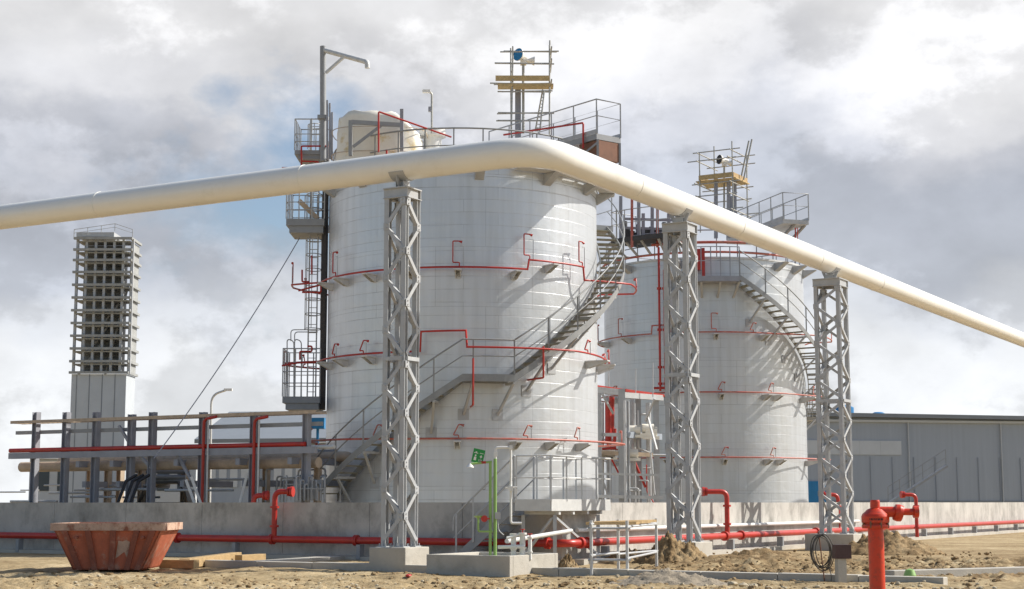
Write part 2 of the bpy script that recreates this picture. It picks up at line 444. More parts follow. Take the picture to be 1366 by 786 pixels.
mound('soil_heap', 'brown heap of turned soil against the concrete plinth under the middle tower', 898, 751, .95, .8, .62, 'clod', 2.0)
mound('soil_heap', 'small heap of brown soil beside the wooden topped trestle', 842, 750, .9, .7, .3, 'clod', 5.0)
mound('gravel_heap', 'low grey gravel heap on the kerb below the middle tower', 893, 780, 1.1, .8, .27, 'gravel', 8.0, 'gravel heap')
mound('soil_heap', 'long low ridge of brown soil right of the middle lattice tower', 1020, 752, 1.9, 1.2, .34, 'clod', 11.0)
mound('soil_heap', 'pale soil heap behind the orange red hydrant', 1185, 738, 1.5, 1.3, .62, 'clod', 14.0)
mound('soil_heap', 'tiny clod heap beside the concrete basin', 757, 757, .25, .25, .3, 'clod', 17.0)

# kerbs and slabs
def slab(name, a, b, w, h, m='concrete', z0=-.06):
    a, b = Vector(a), Vector(b); a.z = b.z = 0
    mb = MB(); mb.bar(a + UP * (z0 + h) / 2, b + UP * (z0 + h) / 2, w, h - z0)
    return mb.build(name, m, None, tuple((a + b) / 2), bevel=.012)
ka, kb = G(278, 754), G(1262, 779.5)
n = 11
for i in range(n):
    a, b = ka.lerp(kb, i / n), ka.lerp(kb, (i + 1) / n)
    d = (b - a).normalized() * .006
    kind(slab('kerb', a + d, b - d, .3, .13 + random.uniform(-.008, .008)), 'structure')
kind(slab('kerb', G(1186, 772), G(1420, 765), .3, .16), 'structure')

# ------------------------------------------------------------------ bund wall
WC = Vector((1.24, 39.55, 0)); WT = 1.49
wall = thing('bund_wall', 'long low concrete bund wall round the tanks, turning a corner behind the grey stairs', 'wall', WC)
def wall_run(start, dr, nrm, L, step, name):
    mb = MB(); x = 0; i = 0
    back = start - nrm * .15
    mb._bar(back + UP * (WT - .1) / 2, back + dr * L + UP * (WT - .1) / 2, nrm * .13, UP * (WT - .1) / 2)
    while x < L:
        e = min(L, x + step)
        p, q = start - nrm * .15 + dr * (x + .006), start - nrm * .15 + dr * (e - .006)
        hh = WT + random.uniform(-.004, .004)
        mb._bar(p + UP * (hh / 2 - .1), q + UP * (hh / 2 - .1), nrm * .15, UP * (hh / 2 + .1))
        x = e
    return mb.build(name, 'wall', wall)
wall_run(WC, U, N1, 40, 2.9, 'wall_face')
wall_run(WC + V * .001, V, N2, 62, 3.4, 'wall_face')
q = (1096 - PX) / F / 1.01; sj = (q * WC.y - WC.x) / (V.x - q * V.y)
mb = MB(); mb._bar(WC + V * sj + N2 * .004, WC + V * sj + N2 * .004 + UP * (WT - .01), V * .03, N2 * .012); mb.build('expansion_joint', 'dark', wall)
ft = MB(); ft._bar(WC + N1 * .22 + UP * .02, WC + N1 * .22 + U * 40 + UP * .02, N1 * .22, UP * .06)
ft._bar(WC + N2 * .25 + V * .2 + UP * .03, WC + N2 * .25 + V * 62 + UP * .03, N2 * .25, UP * .07)
ft.build('footing', 'concrete', wall)

# red fire main along the wall
PZ = .5; PR = .095
pc = WC + N1 * .36 + N2 * .36 + UP * PZ
fm = thing('fire_main', 'thick red fire main running low along the concrete bund wall', 'pipe', (pc.x, pc.y, 0))
MB().tube(bent([pc + U * 39, pc, pc + V * 61], .35, 8), PR, 16).build('pipe', 'red', fm)
def flange(mb, p, d, r=.15, t=.05):
    d = Vector(d).normalized(); mb.cyl(Vector(p) - d * t / 2, Vector(p) + d * t / 2, r, None, 18)
for d, s in ((U, .55), (U, 6.3), (U, 9.1), (U, 12.5), (V, .6), (V, 1.0), (V, 9.9), (V, 11.2), (V, 18)):
    m_ = MB(); flange(m_, pc + d * s, d, .145, .045); flange(m_, pc + d * (s + .055), d, .145, .045); m_.build('flange', 'red', fm)
for d, nn, L in ((U, N1, 38), (V, N2, 60)):
    s = 2.0
    while s < L:
        m_ = MB(); p = pc + d * s
        m_.box((p.x, p.y, PZ / 2 - .05), .12, .2, PZ - PR - .02, d); m_.build('pipe_support', 'grey', fm); s += 4.2
def standpipe(px, along, base, ztop, arm_dir, arm, label, r=.075, flip=1):
    "red riser off the main with a bend at the top and a flanged outlet"
    p = Vector(base)
    t = thing('standpipe', label, 'standpipe', (p.x, p.y, 0))
    top = Vector((p.x, p.y, ztop)); e = top + Vector(arm_dir) * arm
    m1 = MB(); m1.tube(bent([p, top, e], .2, 6), r, 12); m1.build('riser', 'red', t)
    m2 = MB()
    for z in (p.z + .35, ztop - .42): flange(m2, (p.x, p.y, z), UP, r * 1.65, .06)
    m2.build('flange', 'red', t)
    m3 = MB(); flange(m3, e, arm_dir, r * 1.9, .07); flange(m3, e - Vector(arm_dir) * .09, arm_dir, r * 1.7, .05); m3.build('outlet', 'red', t)
    return t
def along_main(px, d):
    "distance along the main at which it is seen at photo column px"
    k = (px - PX) / F / 1.01
    return (k * pc.y - pc.x) / (d.x - k * d.y)
s = along_main(366, U); b = pc + U * s
standpipe(366, U, b + UP * 0, zat(656, b.y), Vector((1, -.25, 0)).normalized(), .5, 'red standpipe with its outlet turned right, in front of the shaded grey wall')
s = along_main(970, V); b = pc + V * s
standpipe(970, V, b, zat(656, b.y), Vector((-1, -.12, 0)).normalized(), .72, 'red standpipe with its outlet turned left, in front of the sunlit wall')
b = P(338, 672, 47)
standpipe(338, U, Vector((b.x, b.y, .2)), zat(661, 47), Vector((1, -.2, 0)).normalized(), .42, 'short red standpipe peeping over the grey wall')
b = P(1118, 672, 58)
standpipe(1118, V, Vector((b.x, b.y, .2)), zat(660, 58), Vector((-1, -.1, 0)).normalized(), .6, 'red outlet behind the wall, seen through the far right tower', .07)
b = P(1222, 672, 60)
standpipe(1222, V, Vector((b.x, b.y, .2)), zat(660, 60), Vector((-1, -.1, 0)).normalized(), .55, 'red outlet behind the wall beside the hydrant', .07)
# pale pipe on the right run
wp = WC + N2 * .10 + UP * .80
MBp = MB(); MBp.tube([wp + V * .6, wp + V * 23.2], .055, 12)
o = MBp.build('water_pipe', 'white', None, (wp.x, wp.y, 0)); tag(o, 'slim white pipe clipped to the sunlit wall just above the red main', 'pipe')

# ------------------------------------------------------------------ overhead pipe on lattice towers
PCN = Vector((.635, 34.3, 0)); ZP = zat(203, 34.3) + .07; RP = .335
T1 = PCN + U * 3.67; T2 = PCN + V * 7.51; T3 = PCN + V * 19.55
pcz = PCN + UP * ZP
pts = [pcz + U * 45] + [pcz + U * k for k in (30, 20, 12)] + bent([pcz + U * 6, pcz, pcz + V * 6], 1.15, 16)[1:-1] + [pcz + V * k for k in (8, 16, 26, 40, 60)]
op = thing('overhead_pipe', 'thick cream pipe carried high across the site on lattice towers, bent in the middle', 'pipe', PCN)
MB().tube(pts, RP, 40).build('pipe', 'cream', op)
for d, ss in ((U, (6.5, 13.2, 19.9)), (V, (4.6, 11.3, 18.0, 24.5))):
    for s in ss:
        MB().tube([pcz + d * (s - .012), pcz + d * (s + .012)], RP + .009, 40, caps=True).build('weld_seam', 'cream', op)

def tower(T, s, along, px_label, plinth_label, psize, nd=13):
    zb, zt = .5, 8.46
    t = thing('lattice_tower', px_label, 'steel tower', (T.x, T.y, zb), 'lattice towers carrying the overhead pipe')
    leg = {}
    for a in (-1, 1):
        for b_ in (-1, 1):
            p = T + U * (a * s / 2) + V * (b_ * s / 2); leg[a, b_] = p
            MB().hbeam(p + UP * zb, p + UP * zt, .125, .125, V, .016).build('leg', 'galv', t)
            mb = MB(); mb.box(p + UP * (zb + .012), .24, .24, .024, U)
            for k in (-1, 1):
                for l in (-1, 1): mb.cyl(p + U * .085 * k + V * .085 * l + UP * (zb + .02), p + U * .085 * k + V * .085 * l + UP * (zb + .08), .014, None, 6)
            for k in (-1, 1):   # stiffeners
                mb.quadbox([p + V * k * .06 - U * .008 + UP * (zb + .024), p + V * k * .06 + U * .008 + UP * (zb + .024), p + V * k * .115 + U * .008 + UP * (zb + .024), p + V * k * .115 - U * .008 + UP * (zb + .024),
                            p + V * k * .06 - U * .008 + UP * (zb + .2), p + V * k * .06 + U * .008 + UP * (zb + .2), p + V * k * .066 + U * .008 + UP * (zb + .2), p + V * k * .066 - U * .008 + UP * (zb + .2)])
            mb.build('base_plate', 'galv', t)
    zm = zb + (zt - zb) * .535
    hb = [(zt - .05, zm + .06, 6), (zm - .1, zb + .12, 7)]
    ends = {(-1, -1): 0, (1, 1): 0, (1, -1): 1, (-1, 1): 1}
    for (k1, k2, nrm) in (((-1, -1), (1, -1), -V), ((-1, -1), (-1, 1), -U), ((1, 1), (-1, 1), V), ((1, 1), (1, -1), U)):
        A, B_ = leg[k1], leg[k2]
        off = nrm * .070
        for (z1, z0, nn) in hb:
            for i in range(nn):
                za, zc = z1 + (z0 - z1) * i / nn, z1 + (z0 - z1) * (i + 1) / nn
                p, q = (A, B_) if i % 2 == 0 else (B_, A)
                e = .03
                pa = p + off + UP * (za - e); qa = q + off + UP * (zc + e)
                MB().angle(pa, qa, .088, nrm, 1 if i % 2 == 0 else -1).build('brace', 'galv', t)
                g_ = p + off + nrm * .011 + UP * (za - .0 if i else za - .05)
                dd = (q - p).normalized() * .02
                mb = MB(); mb._bar(g_ + dd - UP * .085, g_ + dd + UP * .085, (q - p).normalized() * .075, nrm * .005)
                for kb_ in (-1, 1): mb.cyl(g_ + dd + UP * .045 * kb_, g_ + dd + UP * .045 * kb_ + nrm * .022, .016, None, 6)
                mb.build('gusset_plate', 'galv', t)
        mb = MB(); mb._bar(A + off * 1.15 + UP * (zm - .02), B_ + off * 1.15 + UP * (zm - .02), UP * .045, nrm * .03); mb.build('cross_beam', 'galv', t)
    cap = MB(); ov = s / 2 + .09
    for d, e in ((U, V), (V, U)):
        for k in (-1, 1):
            c = T + e * (k * (ov - .05)); L = ov if d is U else ov - .105
            cap.hbeam(c - d * L + UP * (zt + .12), c + d * L + UP * (zt + .12), .10, .24, UP)
    cap.box(T + UP * (zt + .2415), 2 * ov, 2 * ov, .02, U)
    cap.build('cap_frame', 'galv', t)
    sd = MB(); other = V if along is U else U
    zc = zt + .2515
    sd.hbeam(T + UP * zc - along * .0, T + UP * (ZP - RP - .03), .26, .22, along)
    # curved saddle plate
    na = 8
    for i in range(na):
        a0, a1 = -1.05 + 2.1 * i / na, -1.05 + 2.1 * (i + 1) / na
        r0, r1 = RP + .002, RP + .022
        def sp(a, r, k): return T + UP * (ZP - r * math.cos(a)) + other * (r * math.sin(a)) + along * (.2 * k)
        sd.quadbox([sp(a0, r1, -1), sp(a1, r1, -1), sp(a1, r1, 1), sp(a0, r1, 1), sp(a0, r0, -1), sp(a1, r0, -1), sp(a1, r0, 1), sp(a0, r0, 1)])
    for k in (-1, 1):
        sd._bar(T + UP * (zc + .01) + other * .12 * k, T + UP * (ZP - RP * .8) + other * .24 * k, along * .012, other * .05)
    sd.build('pipe_saddle', 'galv', t)
    # plinth
    mb = MB(); mb.box(T + UP * .21, psize, psize, .58, U)
    tag(mb.build('plinth', 'concrete', None, (T.x, T.y, 0), bevel=.02), plinth_label, 'plinth', 'concrete plinths of the towers')
    return t
tower(T1, .475, U, 'grey lattice tower in front of the large near tank, left of the pipe bend', 'square concrete plinth under the lattice tower nearest the skip', .98)
tower(T2, .54, V, 'grey lattice tower standing between the two tanks', 'square concrete plinth beside the brown soil heap', 1.10)
tower(T3, .74, V, 'grey lattice tower in front of the blue grey warehouse, farthest along the pipe', 'square concrete plinth behind the coil of cable', 1.6)

# ------------------------------------------------------------------ tanks
RT = 4.48
class Tank:
    def __init__(s, cx, cy): s.c = Vector((cx, cy, 0)); s.rot = math.atan2(cx, cy)
    def at(s, th, r, z):
        "th degrees, 0 = towards the camera, growing to the right in view"
        a = R_(th) - s.rot
        return Vector((s.c.x + math.sin(a) * r, s.c.y - math.cos(a) * r, z))
    def dirs(s, th):
        a = R_(th) - s.rot
        return Vector((math.sin(a), -math.cos(a), 0)), Vector((math.cos(a), math.sin(a), 0))   # outward, along growing th
    def th(s, px, r):
        D = s.c.length; off = (px - PX) / F / 1.0
        ang = math.atan(off) - math.atan2(s.c.x, s.c.y)
        sn = D * math.sin(ang) / r
        if abs(sn) >= 1: return 90 if sn > 0 else -90
        return math.degrees(math.asin(sn) - ang)
TK1 = Tank((617 - PX) / F * 52.5, 52.5); TK2 = Tank((940 - PX) / F * 71.1, 71.1)
ZT = zat(220, 48.0)

def shell(tk, name, label, m):
    t = thing(name, label, 'storage tank', tk.c, 'storage tanks')
    mb = MB(); n = 160
    for z0, z1, r in ((.0, ZT - .34, RT), (ZT - .34, ZT, RT + .012)):
        mb.lathe(tk.c, [(r, z0), (r, z1)], n)
    mb.build('shell', m, t)
    mb = MB(); mb.lathe(tk.c, [(RT + .06, ZT - .06), (RT + .06, ZT + .02), (RT - .2, ZT + .06), (RT * .5, ZT + .38), (0.05, ZT + .5)], n)
    mb.lathe(tk.c, [(RT + .013, ZT - .06), (RT + .06, ZT - .06)], n)
    mb.build('roof', 'galv_light', t)
    mb = MB(); mb.lathe(tk.c, [(RT + .25, 0), (RT + .25, .25), (RT + .002, .25)], n); mb.build('base_ring', 'concrete', t)
    return t
def ring_pipe(t, tk, path, m, nozzles, brackets, r=.031, noz_h=.42, tall=()):
    "path: (theta, radius, z) stations; arcs are subdivided"
    pts = []
    for (a, ra, za), (b, rb, zb) in zip(path[:-1], path[1:]):
        k = max(1, int(abs(b - a) / 3))
        for i in range(k): f = i / k; pts.append(tk.at(a + (b - a) * f, ra + (rb - ra) * f, za + (zb - za) * f))
    pts.append(tk.at(*path[-1]))
    rg = MB().tube(pts, r, 8).build('spray_ring', m, t)
    def level(th):
        for (a, ra, za), (b, rb, zb) in zip(path[:-1], path[1:]):
            if a <= th <= b and b > a: f = (th - a) / (b - a); return ra + (rb - ra) * f, za + (zb - za) * f
        return path[0][1], path[0][2]
    for th in nozzles:
        rr, z = level(th); p = tk.at(th, rr, z); o, s = tk.dirs(th)
        h = noz_h * (1.9 if th in tall else 1)
        q = [p, p + UP * h * .25, p + UP * h * .25 - s * .16, p + UP * h, p + UP * h - s * .0 + s * .06 - o * .04]
        if h > .5: q = [p, p + UP * .14, p + UP * .14 - s * .2, p + UP * h - s * .2, p + UP * h - s * .02 ]
        mb = MB().tube(bent(q, .035, 3), .021, 6)
        mb.cyl(q[-1], q[-1] + s * .10 - UP * .03, .02, .045, 8)
        mb.build('nozzle', m, rg)
        mb = MB(); mb.bar(p + s * .12 - UP * .03 , p + s * .12 + UP * (h * .8), .02, .02); mb.bar(p + s * .12 + UP * h * .8, p + UP * h * .8, .02, .02); mb.build('nozzle_stay', 'galv', rg)
    for th in brackets:
        rr, z = level(th); o, s = tk.dirs(th)
        if rr > RT + .6: continue
        a = tk.at(th, RT - .02, z - .09); b = tk.at(th, rr + .2, z - .09)
        mb = MB(); mb._bar(a, b, s * .11, UP * .022)
        for k in (-1, 1):
            e = s * (.07 * k); w_ = s * .010
            mb.quadbox([a + e - w_ - UP * .22, a + e + w_ - UP * .22, a + e + w_ + o * .12 - UP * .22, a + e - w_ + o * .12 - UP * .22,
                        a + e - w_ - UP * .026, a + e + w_ - UP * .026, b + e + w_ - UP * .026, b + e - w_ - UP * .026])
        mb.box(a + o * .09 - UP * .13, .14, .18, .02, o)
        mb.build('bracket', 'galv_light', rg)
    return rg

def spiral(t, tk, runs, ri, ro, m='stair', rise=.205, struts=True, rail_in=False, tread='grate'):
    "runs: (theta0, z0, theta1, z1) in order along growing theta (z may fall)"
    def sweep(mb, r, off, h, w):
        P_ = []
        for (a, za, b, zb) in runs:
            k = max(2, int(abs(b - a) / 3))
            for i in range(k + 1):
                f = i / k; P_.append((a + (b - a) * f, za + (zb - za) * f))
        base = len(mb.v)
        for th, z in P_:
            for (dr, dz) in ((-w / 2, off - h / 2), (w / 2, off - h / 2), (w / 2, off + h / 2), (-w / 2, off + h / 2)):
                mb.v.append(tk.at(th, r + dr, z + dz))
        for i in range(len(P_) - 1):
            for j in range(4):
                a0 = base + i * 4 + j; a1 = base + i * 4 + (j + 1) % 4
                mb.f.append((a0, a1, a1 + 4, a0 + 4)); mb.s.append(False)
        for e in (0, len(P_) - 1): mb.f.append(tuple(base + e * 4 + j for j in range(4))); mb.s.append(False)
        return P_
    mb = MB()
    path = sweep(mb, ro, 0, .22, .03); sweep(mb, ri, 0, .22, .03)
    st_ = mb.build('staircase', m, t)
    for (a, za, b, zb) in runs:
        if abs(zb - za) < .05:
            mb = MB(); k = 8
            for i in range(k):
                t0, t1 = a + (b - a) * i / k, a + (b - a) * (i + 1) / k
                lo, hi = za + .02, za + .05
                mb.quadbox([tk.at(t0, ri, lo), tk.at(t0, ro, lo), tk.at(t1, ro, lo), tk.at(t1, ri, lo), tk.at(t0, ri, hi), tk.at(t0, ro, hi), tk.at(t1, ro, hi), tk.at(t1, ri, hi)])
            mb.build('landing', 'stair', st_)
            continue
        n = int(round(abs(zb - za) / rise))
        for i in range(n):
            f = (i + .5) / n; th = a + (b - a) * f; z = za + (zb - za) * f + .02
            dth = math.degrees(.125 / ((ri + ro) / 2))
            mb = MB(); mb.quadbox([tk.at(th - dth, ri + .015, z - .02), tk.at(th - dth, ro - .015, z - .02), tk.at(th + dth, ro - .015, z - .02), tk.at(th + dth, ri + .015, z - .02),
                                   tk.at(th - dth, ri + .015, z + .02), tk.at(th - dth, ro - .015, z + .02), tk.at(th + dth, ro - .015, z + .02), tk.at(th + dth, ri + .015, z + .02)])
            mb.build('tread', tread, st_)
    for r in ((ro, ri) if rail_in else (ro,)):
        mb = MB()
        fl = [tk.at(th, r, z + .1) for th, z in path]
        mb.tube([p + UP * 1.05 for p in fl], .024, 6); mb.tube([p + UP * .55 for p in fl], .018, 6)
        acc = 9
        for i, p in enumerate(fl):
            if i: acc += (p - fl[i - 1]).length
            if acc > 1.05: mb.bar(p, p + UP * 1.05, .045, .045); acc = 0
        mb.build('handrail', m, st_)
    if struts:
        acc = 0
        for i, (th, z) in enumerate(path):
            if i: acc += (tk.at(th, ro, z) - tk.at(*(path[i - 1][0], ro, path[i - 1][1]))).length
            if acc > 1.25:
                acc = 0; o, s = tk.dirs(th)
                p = tk.at(th, ro - .05, z - .11); q = tk.at(th - 3, RT + .01, z - 1.05)
                mb = MB(); mb.bar(p, q, .07, .07); mb.bar(tk.at(th, ri, z - .14), tk.at(th, ro, z - .14), .07, .07)
                mb._bar(q - o * .01, q + o * .012, s * .17, UP * .17)
                mb.build('strut', 'lag' if False else 'galv', st_)
    return st_

# ---- near tank
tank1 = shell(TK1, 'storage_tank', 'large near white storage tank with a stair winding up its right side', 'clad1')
z1, z2, z3 = zat(356, 47.7), zat(468, 47.7), zat(585, 47.7)
RR = RT + .30
def T1th(px): return TK1.th(px, RR)
ring_pipe(tank1, TK1, [(-122, RR, z1), (-92, RR + .9, z1), (-84, RR + .9, z1), (-76, RR, z1), (T1th(704), RR, z1), (T1th(705) + .3, RR, z1 + .30), (T1th(779), RR, z1 + .30), (T1th(780) + .3, RR, z1 - .12), (72, RT + 1.25, z1 - .1), (96, RT + 1.35, z1 - .1), (100, RR, z1 - .1), (125, RR, z1 - .1)],
          'red', (-100, -88, -58, T1th(612), T1th(707), T1th(778), 88), (-70, -55, -38, -20, T1th(610), T1th(690), T1th(738)), tall=(-88, -58, T1th(612), T1th(707), T1th(778)))
ring_pipe(tank1, TK1, [(-122, RR, z2), (-96, RR + 1.15, z2), (-88, RR + 1.15, z2), (-78, RR, z2), (T1th(560), RR, z2), (T1th(561), RR, z2 + .6), (T1th(621), RR + .2, z2 + .6), (T1th(622), RT + 1.0, z2 + .05), (T1th(745), RT + 1.05, z2 + .05), (66, RT + .5, z2), (80, RR + .1, z2), (125, RR, z2)],
          'red', (-104, -90, -58, -40, T1th(765), 80, 97), (-70, -55, -38, T1th(540), 62, 78, 92))
ring_pipe(tank1, TK1, [(-122, RR, z3), (-80, RR, z3), (-62, RT + 1.0, z3), (-40, RT + .95, z3), (-18, RR, z3), (60, RR, z3), (90, RR + .6, z3), (125, RR, z3)],
          'pinkred', (-66, -30, T1th(612), T1th(704), T1th(770), 84), (-70, T1th(610), T1th(690), T1th(738), T1th(780), 88))
mb = MB()
for px_, ya, yb in ((631, 478, 540), (725, 462, 504)):
    th = TK1.th(px_, RT + 1.0); D = TK1.at(th, RT + 1.0, 0).y
    mb.tube(bent([TK1.at(th, RT + 1.0, zat(ya, D)), TK1.at(th, RT + 1.0, zat(yb, D)), TK1.at(th, RT + .02, zat(yb, D))], .05), .03, 8)
th = TK1.th(439, RT + .2)
mb.tube([TK1.at(-78, RT + .35, z3), TK1.at(-78, RT + .35, zat(666, 51.5)), TK1.at(-66, RT + .7, zat(666, 50.5))], .03, 8)
mb.build('drop_pipe', 'red', tank1)
zl = zat(504, 47.2)
def s1(th0, z0, k): return th0 + math.degrees(k / (RT + .52))
SL = .70
zb_ = zat(664, 49.5)
th_land0, th_land1 = TK1.th(617, RT + .9), TK1.th(686, RT + .9)
th_b = th_land0 - math.degrees((zl - zb_) / SL / (RT + .52))
th_t = th_land1 + math.degrees((ZT - .9 - zl) / SL / (RT + .52))
spiral(tank1, TK1, [(th_b, zb_, th_land0, zl), (th_land0, zl, th_land1, zl), (th_land1, zl, th_t, ZT - .9)], RT + .12, RT + .92)
# stair head platform
hd = MB(); th = th_t
for i in range(6):
    a0, a1 = th + i * 4, th + (i + 1) * 4
    hd.quadbox([TK1.at(a0, RT + .05, ZT - .95), TK1.at(a0, RT + 1.15, ZT - .95), TK1.at(a1, RT + 1.15, ZT - .95), TK1.at(a1, RT + .05, ZT - .95), TK1.at(a0, RT + .05, ZT - .75), TK1.at(a0, RT + 1.15, ZT - .75), TK1.at(a1, RT + 1.15, ZT - .75), TK1.at(a1, RT + .05, ZT - .75)])
hd = hd.build('platform', 'grey', tank1)
mb = MB(); railing(mb, [TK1.at(th + i * 4, RT + 1.1, ZT - .75) for i in range(7)], gap=.9); mb.build('railing', 'galv', hd)

# roof edge railing
rr = MB(); railing(rr, [TK1.at(a, RT - .12, ZT + .05) for a in range(-100, 240, 6)], 1.15, .85, False, True, .028)
rr.build('roof_railing', 'stair', tank1)
rr = MB(); rr.tube([TK1.at(a, RT - .02, ZT + .16) for a in range(-96, 70, 4)], .03, 8)
for px_, a in ((505, None),):
    pa = P(505, 203, 47.6); pb = P(505, 149, 47.6); pd = P(602, 183, 48.6)
    rr.tube(bent([pa, pb, pd], .06), .028, 8)
for a in (-60, -52, -36, 0, 6): 
    q = TK1.at(a, RT - .02, ZT + .16); rr.tube(bent([q, q + UP * .3, q + UP * .3 + Vector((.2, 0, 0)), q + UP * .5 + Vector((.2, 0, 0))], .03), .03, 8)
rr.build('roof_spray_pipe', 'red', tank1)
# brackets under the rim, and the raised walkway to the right
for th in (T1th(738), 62, 84, T1th(640), -45, -70):
    a = TK1.at(th, RT, ZT - .12); b = TK1.at(th, RT + .62, ZT - .12); o, s = TK1.dirs(th)
    mb = MB(); mb.quadbox([a - s * .14 - UP * .34, a + s * .14 - UP * .34, a + o * .03 + s * .14 - UP * .34, a + o * .03 - s * .14 - UP * .34, a - s * .14, a + s * .14, b + s * .14, b - s * .14])
    mb.build('rim_bracket', 'galv', tank1)
cb = MB()
for i in range(16):
    a0, a1 = 20 + i * 4.4, 20 + (i + 1) * 4.4
    cb.quadbox([TK1.at(a0, RT + .1, ZT - .11), TK1.at(a0, RT + .62, ZT - .11), TK1.at(a1, RT + .62, ZT - .11), TK1.at(a1, RT + .1, ZT - .11), TK1.at(a0, RT + .1, ZT - .06), TK1.at(a0, RT + .62, ZT - .06), TK1.at(a1, RT + .62, ZT - .06), TK1.at(a1, RT + .1, ZT - .06)])
cb.build('rim_walkway', 'galv_light', tank1)
def walkway(t, A, B, w, z, h=1.1, deck='grey', under='rust', hang=True):
    "straight raised walkway from A to B"
    A, B = Vector(A), Vector(B); A.z = B.z = z
    d = (B - A).normalized(); sd = d.cross(UP).normalized()
    mb = MB(); mb._bar(A - UP * .09, B - UP * .09, sd * w / 2, UP * .09)
    dk = mb.build('platform', deck, t)
    mb = MB()
    railing(mb, [A + sd * w / 2, B + sd * w / 2, B - sd * w / 2, A - sd * w / 2], h, 1.2)
    for k in (-1, 1):
        mb._bar(A + sd * (w / 2 * k + .01 * k) + UP * .07, B + sd * (w / 2 * k + .01 * k) + UP * .07, sd * .006, UP * .07)
    mb.build('railing', 'galv', dk)
    if hang:
        mb = MB(); e = B - d * .9
        mb._bar(e - UP * .5, B - UP * .5, sd * (w / 2 - .05), UP * .3); mb.build('underside_panel', under, dk)
        mb = MB()
        for k in (-1, 1):
            mb.bar(B + sd * (w / 2 - .04) * k - UP * .18, B + sd * (w / 2 - .04) * k - UP * 1.0, .07, .07)
            mb.bar(B + sd * (w / 2 - .04) * k - UP * .3, A.lerp(B, .45) + sd * (w / 2 - .04) * k - UP * 1.4, .07, .07)
        mb.build('bracket', 'grey', dk)
    return dk
WB = P(812, 184, 48.6); WA = P(668, 184, 53.0)
walkway(tank1, (WA.x, WA.y, 0), (WB.x, WB.y, 0), 1.0, zat(185, 49.0), 1.1)
mb = MB(); q0, q1, q2 = P(672, 180, 51), P(778, 164, 48.7), P(778, 198, 48.7)
mb.tube(bent([q0, q1, q2], .06), .032, 8); mb.build('roof_spray_pipe', 'red', tank1)
# steel stub column in the middle of the roof and drum vent
mb = MB(); q = P(691, 180, 52.5); mb.hbeam((q.x, q.y, ZT + .2), (q.x, q.y, zat(112, 52.5)), .2, .2, (0, 1, 0)); mb.build('roof_post', 'slate', tank1)
q = P(577, 182, 51.0); mb = MB(); mb.lathe((q.x, q.y, ZT + .1), [(.3, 0), (.3, zat(183, 51) - ZT - .1), (.44, zat(183, 51) - ZT - .1), (.44, zat(174, 51) - ZT - .1), (.2, zat(172, 51) - ZT - .1), (0.01, zat(171, 51) - ZT - .1)], 24); mb.build('roof_vent', 'white', tank1)

# left access: column, platforms, caged ladder
YL = 52.4
mb = MB(); q = P(433.5, 400, YL)
mb.box((q.x - .02, YL - .1, (zat(547, YL) + zat(190, YL)) / 2), .15, .55, zat(190, YL) - zat(547, YL)); mb.build('ladder_column', 'dark', tank1)
def side_platform(xa, xb, yfloor, ybot, yrail, Y0, Y1, extra=True):
    A = P(xa, yfloor, YL); B = P(xb, yfloor, YL); zf = A.z
    mb = MB(); hgt = zat(yfloor, YL) - zat(ybot, YL)
    mb.box(((A.x + B.x) / 2, (Y0 + Y1) / 2, zf - hgt * .25), B.x - A.x, Y1 - Y0, hgt * .5)
    mb.box(((A.x + B.x) / 2 + .03, (Y0 + Y1) / 2, zf - hgt * .75 - .002), B.x - A.x - .14, Y1 - Y0 - .1, hgt * .5)
    dk = mb.build('platform', 'grey', tank1)
    mb = MB(); h = zat(yrail, YL) - zf
    railing(mb, [(B.x, Y0, zf), (A.x, Y0, zf), (A.x, Y1, zf), (B.x, Y1, zf)], h, .42, post=.018)
    mb.tube([(B.x, Y0, zf + h * .28), (A.x, Y0, zf + h * .28), (A.x, Y1, zf + h * .28), (B.x, Y1, zf + h * .28)], .018, 5)
    mb.build('railing', 'galv' , dk)
    return dk
side_platform(386, 436, 297, 315, 255, YL - .75, YL + .75)
side_platform(381, 430, 531, 548, 468, YL - .75, YL + .75)
side_platform(397, 438, 207, 218, 166, YL - .75, YL + .75)
lad = MB(); xl, xr = P(413, 400, YL).x, P(424, 400, YL).x
yl = YL - .2
for x in (xl, xr): lad.bar((x, yl, zat(548, YL)), (x, yl, zat(160, YL)), .04, .07)
z = zat(546, YL)
while z < zat(165, YL): lad.bar((xl, yl, z), (xr, yl, z), .022, .022); z += .28
lad = lad.build('ladder', 'galv', tank1)
cx_, ry = (xl + xr) / 2, .36
for (ya, yb) in ((440, 322), (262, 300), (170, 200)):
    mb = MB(); za, zb2 = sorted((zat(ya, YL), zat(yb, YL)))
    k = int((zb2 - za) / .48)
    for i in range(k + 1):
        zz = za + (zb2 - za) * i / max(1, k)
        mb.tube([(cx_ + .26 * math.cos(t), yl - .0 + .38 * math.sin(t), zz) for t in [2 * PI * j / 20 for j in range(20)]], .016, 5, True)
    for t in (PI * .75, PI, PI * 1.25, PI * 1.5, 0): 
        x, y = cx_ + .26 * math.cos(t), yl + .38 * math.sin(t); mb.bar((x, y, za), (x, y, zb2), .025, .012)
    mb.build('cage', 'galv', lad)
